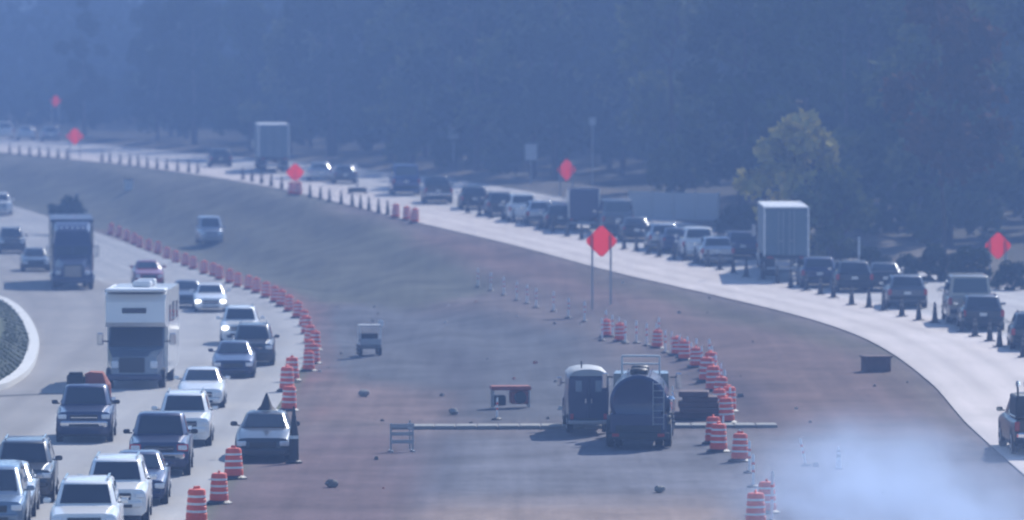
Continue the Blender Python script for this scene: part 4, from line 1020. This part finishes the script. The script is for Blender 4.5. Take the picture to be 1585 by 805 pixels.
# long pale panel wall at the foot of the trees: one panel after the other between posts
o = bpy.data.objects.new('panel_wall', None); COL.objects.link(o)
a, b = spot(975, 398), spot(1112, 392); o.location = a + Vector((0, 0, -.1)); dv = b - a; o.rotation_euler = (0, 0, math.atan2(dv.y, dv.x)); Lw = dv.xy.length
pm = MB(); pm.box((0, 0, .95), (Lw / 4 - .12, .10, 1.9), 'dusty', bev=.02); pme = pm.mesh('wall_panel')
qm = MB(); qm.box((0, 0, .98), (.12, .16, 2.0), 'concrete'); qme = qm.mesh('wall_post')
for k in range(4): q = link('wall_panel', pme, o); q.location = (Lw * (k + .5) / 4, 0, 0)
for k in range(5): q = link('wall_post', qme, o); q.location = (Lw * k / 4, 0, 0)
tag(o, 'long low pale panel wall behind the cluster of cars, before the trees', 'wall')
# concrete drop inlet on the slope
out = []; g = MB(); g.box((0, 0, .35), (1.35, 1.2, .95), 'rustdark', bev=.05); out.append(P('chamber', g)); g = MB(); g.box((0, 0, .86), (1.5, 1.35, .09), 'rustdark', bev=.02); out.append(P('lid', g))
put('drain_box', out, pix(1357, 574) + Vector((0, .5, -.1)), .2, 'dark square drain box on the brown slope below the right road', 'drain box', sc=.78)
# small white cabinet
out = []; g = MB(); g.box((0, 0, .4), (.7, .5, .9), 'canvas', bev=.03); out.append(P('cabinet', g)); g = MB(); g.box((0, 0, .9), (.78, .58, .08), 'dark'); out.append(P('lid', g))
put('cabinet', out, pix(199, 294), .1, 'tiny white box alone on the far grass slope', 'cabinet')
# small utility cart on the haul road
out = []
g = MB(); g.box((0, .9, .55), (1.2, 2.2, .3), 'p_grey', bev=.05); out.append(P('body', g))
g = MB(); g.box((0, .55, 1.72), (1.3, 1.4, .07), 'dusty', bev=.02); out.append(P('roof', g))
for sx in (-1, 1):
    for yy in (-.08, 1.18): g = MB(); g.tube((sx * .56, yy, .6), (sx * .6, yy, 1.7), .03, 'reflect'); out.append(P('roof_post', g))
g = MB(); g.box((0, 1.35, .95), (1.1, .12, .55), 'dark', bev=.03); out.append(P('backrest', g))
g = MB(); g.box((0, -.2, .8), (1.2, .1, .35), 'dusty', bev=.03); out.append(P('tailgate', g))
wheel_parts(.3, .2, (-.55, .55), (0.1, 1.7), out)
put('utility_cart', out, pix(573, 549) + Vector((0, 0, -.05)), .1, 'small pale roofed utility cart on the bluish haul road', 'cart', sc=.8)
out = []; g = MB(); g.tube((0, 0, 0), (0, 0, 1.35), .04, 'steel'); out.append(P('post', g)); g = MB(); g.box((0, 0, 1.3), (.26, .06, .3), 'reflect', bev=.02); out.append(P('marker', g))
put('marker_post', out, pix(589, 543) + Vector((0, .3, -.05)), 0, 'short post with a white marker beside the utility cart', 'marker')
# red-topped machine by the slab
out = []
g = MB(); g.box((0, 0, .78), (1.55, .9, .16), 'rust', bev=.04); out.append(P('canopy', g))
g = MB(); g.box((.35, 0, .42), (.75, .7, .52), 'rust', bev=.06); out.append(P('engine', g)); g = MB(); g.lathe([(.2, -.1), (.24, -.05), (.24, .05), (.2, .1)], 'dark', c=(.35, -.42, .42), axis='y', n=14); out.append(P('fan_housing', g))
for sx in (-.7, .7):
    g = MB(); g.tube((sx, -.35, .0), (sx, -.35, .75), .035, 'steel'); g.tube((sx, .35, .0), (sx, .35, .75), .035, 'steel'); out.append(P('leg_frame', g))
g = MB(); g.box((-.45, 0, .3), (.5, .6, .4), 'dark', bev=.05); out.append(P('tank', g))
put('generator', out, pix(790, 630) + Vector((0, .3, -.05)), .1, 'small machine under a red canopy left of the service truck', 'machine')
leaning(769, 648, .85, .02, 'thin pale post in front of the red canopied machine')
# pale barricade frame left of the slab
out = []
for x in (-.38, .38):
    g = MB(); g.box((x, 0, .48), (.06, .06, 1.0), 'dusty'); out.append(P('upright', g))
    g = MB(); g.box((x, 0, .03), (.08, .8, .06), 'steel'); out.append(P('foot', g))
for z in (.35, .62, .90): g = MB(); g.box((0, -.045, z), (.82, .03, .13), 'dusty', bev=.008); out.append(P('rail', g))
put('barricade', out, pix(622, 697) + Vector((0, 0, -.05)), .15, 'pale three railed barricade left of the new slab', 'barricade')
out = []; g = MB(); g.tube((0, 0, 0), (0, 0, 1.0), .03, 'steel'); out.append(P('stake', g)); g = MB(); g.box((0, -.03, .8), (.14, .02, .2), 'canvas'); out.append(P('flag', g))
put('survey_stake', out, pix(634, 694) + Vector((0, .5, -.05)), 0, 'thin survey stake beside the pale barricade', 'stake')
# brown heap of plates
mb = MB()
for k in range(5): mb.box((rng.uniform(-.2, .2), rng.uniform(-.1, .2), .18 + k * .2), (1.9 - .2 * k, 1.5, .2), 'rustdark', Matrix.Rotation(rng.uniform(-.12, .12), 3, 'Z'), bev=.03)
o = build('plate_stack', mb); o.location = pix(1082, 648) + Vector((0, .5, -.08)); tag(o, 'dark reddish stack of plates left of the climbing barrel row', 'plate stack'); o['kind'] = 'thing'
def rock(u, v, r, m, label):
    bm = bmesh.new(); bmesh.ops.create_icosphere(bm, subdivisions=2, radius=r)
    for vv in bm.verts: vv.co = vv.co * rng.uniform(.82, 1.1); vv.co.z *= .7
    me = bpy.data.meshes.new('rock'); bm.to_mesh(me); bm.free(); me.materials.append(M[m]); o = link('rock', me); o.location = pix(u, v) + Vector((0, 0, r * .35)); tag(o, label, 'rock')
rock(513, 752, .22, 'concdark', 'dark rock alone on the purple dirt below the parked sedan')
rock(1021, 760, .18, 'slabedge', 'small pale rock on the new slab below the tank truck')
rock(702, 640, .2, 'slabedge', 'pale rock at the left end of the slab edge')
rock(563, 612, .24, 'slabedge', 'pale boulder on the dirt below the utility cart')
# a bird before the trees
out = []
g = MB(); g.loft([[(.05 * s * math.cos(a), yy, .05 * s * math.sin(a)) for a in [k * math.pi / 4 for k in range(8)]] for yy, s in ((-.3, .25), (-.15, .9), (.05, 1.3), (.2, .9), (.28, .8), (.36, .2))], 'bird'); 
o = build('bird', g, smooth=40)
for sx in (-1, 1):
    wv = MB(); wv.loft([[(sx * .04, -.12, .02), (sx * .04, .12, .03), (sx * .04, .12, .05), (sx * .04, -.12, .04)], [(sx * .35, -.05, .16), (sx * .35, .14, .17), (sx * .35, .14, .18), (sx * .35, -.05, .17)], [(sx * .7, -.14, .10), (sx * .7, -.04, .10), (sx * .7, -.04, .11), (sx * .7, -.14, .11)]], 'bird'); link('wing', wv.mesh('wing'), o)
o.location = Vector(ray(1238, 160)) * 330 + Vector((0, 0, CAMZ)); o.rotation_euler = (0, 0, 1.2); tag(o, 'small dark bird flying before the trees at upper right', 'bird')

# ------------------------------------------------------------------ trees
def crown_mesh(name, H, rad, base, n, leaf, m, seed, lean=0.0, dense=1.0):
    q = random.Random(seed); mb = MB(); vs = []; fs = []
    clumps = []
    for k in range(int(26 * dense)):
        t = q.random(); z = base + (H - base) * t
        rr = rad * math.sin(math.pi * min(1, .18 + .78 * t)) ** .7 * math.sqrt(q.random()); a = q.random() * 6.283
        clumps.append((rr * math.cos(a) + lean * t, rr * math.sin(a), z, rad * q.uniform(.22, .42)))
    for k in range(n):
        cx_, cy_, cz_, cr = q.choice(clumps)
        d = Vector((q.gauss(0, 1), q.gauss(0, 1), q.gauss(0, .8))).normalized() * cr * q.random() ** .45
        c = Vector((cx_, cy_, cz_)) + d; s = leaf * q.uniform(.6, 1.3)
        ax = Vector((q.gauss(0, 1), q.gauss(0, 1), q.gauss(0, 1) + .4)).normalized(); t1 = ax.orthogonal().normalized(); t2 = ax.cross(t1)
        o_ = len(vs); vs += [c + t1 * s, c + t2 * s * .6, c - t1 * s, c - t2 * s * .6]; fs.append((o_, o_ + 1, o_ + 2, o_ + 3))
    mb.add(vs, fs, m); me = bpy.data.meshes.new(name); me.from_pydata([tuple(v) for v in mb.v], [], mb.f); me.materials.append(M[m]); me.update()
    return me, clumps
def trunk_mesh(H, base, clumps, seed, r0=.28):
    q = random.Random(seed); mb = MB(); pts = [Vector((0, 0, -.6))]
    for k in range(1, 7): pts.append(Vector((q.uniform(-.15, .15) * k * .5, q.uniform(-.15, .15) * k * .5, H * .86 * k / 6)))
    for k in range(6): mb.tube(pts[k], pts[k + 1], r0 * (1 - k / 6.6), 'bark', r0 * (1 - (k + 1) / 6.6), 7)
    for c in clumps[:11]:
        zt = max(base * .8, c[2] - q.uniform(.8, 2.4)); f = min(5.99, max(0, zt / (H * .86) * 6)); i = int(f); st_ = pts[i].lerp(pts[min(6, i + 1)], f - i)
        mid = st_.lerp(Vector(c[:3]), .55) + Vector((0, 0, -.2)); mb.tube(st_, mid, .09, 'bark', .06, 5); mb.tube(mid, Vector(c[:3]), .06, 'bark', .02, 5)
    return mb.mesh('trunk')
TV = []
for k, (H, rad, base, n_, leaf, m, ln) in enumerate([(17, 4.6, 2.5, 3600, .42, 'leaf', .4), (20, 4.0, 3.5, 3400, .42, 'leaf_dark', -.5), (14, 4.8, 1.5, 3600, .40, 'leaf_light', .2), (22, 5.0, 4.5, 4200, .45, 'leaf_dark', .8), (18, 3.4, 2.0, 3000, .40, 'leaf_dark', 0), (15, 4.2, 1.2, 3200, .38, 'leaf_light', -.6)]):
    me, cl = crown_mesh('crown', H, rad, base, n_, leaf, m, 40 + k, ln); TV.append((me, trunk_mesh(H, base, cl, 60 + k)))
EXTRA = {}
for nm, (H, rad, base, n_, leaf, m) in {'yellow': (7.0, 2.7, .5, 2600, .32, 'leaf_yellow'), 'red': (15, 3.4, 5, 2600, .4, 'leaf_red'), 'shrub': (3.2, 1.9, .1, 1500, .26, 'leaf_dark'), 'olive': (5.2, 2.4, .3, 2200, .3, 'leaf_light')}.items():
    me, cl = crown_mesh('crown', H, rad, base, n_, leaf, m, hash(nm) % 1 + len(nm) * 7, 0.0); EXTRA[nm] = (me, trunk_mesh(H * .9, base, cl, 9, .14))
def tree(v_, at_, rz, sc, label, cat='tree', group=None, name='tree'):
    o = bpy.data.objects.new(name, None); COL.objects.link(o); o.location = at_; o.rotation_euler = (0, 0, rz); o.scale = (sc, sc, sc * 1.0)
    link('crown', v_[0], o); link('trunk', v_[1], o); tag(o, label, cat, group); return o
TG = 'trees of the hazy wood behind the right road'
cnt = 0
Dv = 285.0
for rowi, (off, stepD) in enumerate(((27, 13), (36, 12), (48, 14))):
    D = 292 + rowi * 4.0
    while D < 655:
        x = rx(D) + RW + off - 18 + rng.uniform(-2.5, 2.5)
        u = 792.5 + F * x / D
        if -60 < u < 1660:
            k = rng.randrange(6)
            if (rowi < 2 and 437 < D < 470) or (rowi < 2 and 318 < D < 352): D += stepD; continue
            sc = rng.uniform(.85, 1.2) * (1.0 if D < 520 else 1.0)
            if D > 600: sc *= .8
            tree(TV[k], Vector((x, D, gz(x, D) - .1)), rng.random() * 6.28, sc, 'blurred green tree of the hazy wood behind the right road', 'tree', TG); cnt += 1
        D += stepD * rng.uniform(.7, 1.3)
def single(nm, u, D, sc, label, cat, name):
    p = spot(u, D); tree(EXTRA[nm], Vector((p.x, p.y, p.z - .1)), 1.0, sc, label, cat, None, name)
single('yellow', 1232, 346, 1.12, 'yellow green bush glowing in front of the dark wood above the white trailer', 'bush', 'bush')
single('olive', 1288, 343, 1.0, 'olive green bush right of the yellow green one', 'bush', 'bush')
single('red', 1462, 342, 1.05, 'tree with a reddish crown high in the wood at upper right', 'tree', 'tree')
single('shrub', 104, 446, 0.85, 'dark shrub on the grass slope below the pink sign', 'shrub', 'shrub')
for u, D in ((1400, 318), (1452, 319), (1505, 312), (1566, 308), (1350, 327), (1000, 402), (1140, 372), (1180, 368)):
    p = spot(u, D); tree(EXTRA['shrub'], Vector((p.x, p.y, p.z - .25)), rng.random() * 6, rng.uniform(.45, .7), 'low dark scrub on the verge between the right queue and the wood', 'shrub', 'scrub on the verge', 'shrub')
# the far-off body of the wood, one mass
mb = MB(); q = random.Random(3)
vs = []; fs = []
for k in range(74000):
    D = q.uniform(300, 725) if k < 50000 else q.uniform(725, 960); low = k % 4 == 0
    off = q.uniform(25, 42) if low else q.uniform(42, 95); x = rx(min(D, 820)) + RW + off * (1 if D < 725 else 1.6) - max(0, D - 700) * .25
    if D > 640: off2 = q.uniform(0, 1)
    Hh = 17.5 + 4.5 * math.sin(D * .045) + 3 * math.sin(x * .21 + D * .1)
    if D > 725: Hh *= .72
    if low: Hh = 3.2 + 1.8 * math.sin(D * .31) + 1.2 * math.sin(D * .083)
    z = gz(x, D) + Hh * (1 - q.random() ** 1.6); s = q.uniform(.5, 1.0)
    c = Vector((x, D, z)); ax = Vector((q.gauss(0, 1), q.gauss(0, 1) - .6, q.gauss(0, .7))).normalized(); t1 = ax.orthogonal().normalized(); t2 = ax.cross(t1)
    o_ = len(vs); vs += [c + t1 * s, c + t2 * s * .7, c - t1 * s, c - t2 * s * .7]; fs.append((o_, o_ + 1, o_ + 2, o_ + 3))
me = bpy.data.meshes.new('wood'); me.from_pydata([tuple(v) for v in vs], [], fs); me.materials.append(M['leaf_dark']); me.update()
tag(link('wood', me), kind='stuff')
print('trees', cnt)

# added green ridge beyond the bend, covers the bright sky behind the haze
vs = []; fs = []; n_ = 60
for r_, (yy, hh) in enumerate(((1180, 0), (1240, 24), (1290, 34), (1340, 24), (1390, 0))):
    for k in range(n_):
        x = -900 + 1500 * k / (n_ - 1); vs.append((x, yy, gz(x, yy) - 3 + hh * (.8 + .2 * math.sin(k * .37) + .06 * math.sin(k * 1.9))))
fs = [(r_ * n_ + k, r_ * n_ + k + 1, (r_ + 1) * n_ + k + 1, (r_ + 1) * n_ + k) for r_ in range(4) for k in range(n_ - 1)]
me = bpy.data.meshes.new('added_ridge'); me.from_pydata(vs, [], fs); me.materials.append(M['ground'])
ca = me.color_attributes.new('soil', 'FLOAT_COLOR', 'POINT'); ca.data.foreach_set('color', [q_ for v_ in vs for q_ in (.05, .07, .035, 1.0)])
me.shade_smooth(); tag(link('added_ridge', me), kind='structure')

# ------------------------------------------------------------------ haze: one closed box of even air
def vol_mat(name, col, dens, aniso):
    m = bpy.data.materials.new(name); m.use_nodes = True; t = m.node_tree; t.nodes.clear()
    v = t.nodes.new('ShaderNodeVolumePrincipled'); v.inputs['Color'].default_value = tuple(col) + (1,); v.inputs['Density'].default_value = dens; v.inputs['Anisotropy'].default_value = aniso
    o = t.nodes.new('ShaderNodeOutputMaterial'); t.links.new(v.outputs[0], o.inputs['Volume']); return m, t, v
M['haze'], _, _ = vol_mat('pale blue haze', HAZE_COLOR, HAZE_DENSITY, 0.35)
hb = MB(); hb.box((0, 660, 25), (3000, 1700, 58), 'haze'); o = build('haze', hb); tag(o, kind='stuff')

# soft pale blue volume of uneven density, low over the open ground at lower right
M['dust'], t, v = vol_mat('soft blue volume', (0.60, 0.74, 1.0), 0.0, 0.3)
tc = t.nodes.new('ShaderNodeTexCoord'); ln = t.nodes.new('ShaderNodeVectorMath'); ln.operation = 'LENGTH'; t.links.new(tc.outputs['Object'], ln.inputs[0])
fo = t.nodes.new('ShaderNodeMapRange'); fo.interpolation_type = 'SMOOTHERSTEP'; fo.inputs['From Min'].default_value = 1.0; fo.inputs['From Max'].default_value = 0.0; t.links.new(ln.outputs['Value'], fo.inputs['Value'])
nz = t.nodes.new('ShaderNodeTexNoise'); nz.inputs['Scale'].default_value = 3.2; nz.inputs['Detail'].default_value = 3; t.links.new(tc.outputs['Object'], nz.inputs['Vector'])
n2 = t.nodes.new('ShaderNodeMapRange'); n2.inputs['From Min'].default_value = 0.3; n2.inputs['From Max'].default_value = 0.7; n2.inputs['To Min'].default_value = 0.08; t.links.new(nz.outputs['Fac'], n2.inputs['Value'])
ml = t.nodes.new('ShaderNodeMath'); ml.operation = 'MULTIPLY'; t.links.new(fo.outputs[0], ml.inputs[0]); t.links.new(n2.outputs[0], ml.inputs[1])
m2 = t.nodes.new('ShaderNodeMath'); m2.operation = 'MULTIPLY'; m2.inputs[1].default_value = 0.16; t.links.new(ml.outputs[0], m2.inputs[0]); t.links.new(m2.outputs[0], v.inputs['Density'])
mb = MB(); mb.lathe([(math.sin(a), -math.cos(a)) for a in [0.02 + 3.1 * k / 12 for k in range(13)]], 'dust', n=20)
o = build('dust', mb, smooth=60); o.location = (10.9, 166, .0); o.scale = (6.2, 32, 4.0); tag(o, kind='stuff')
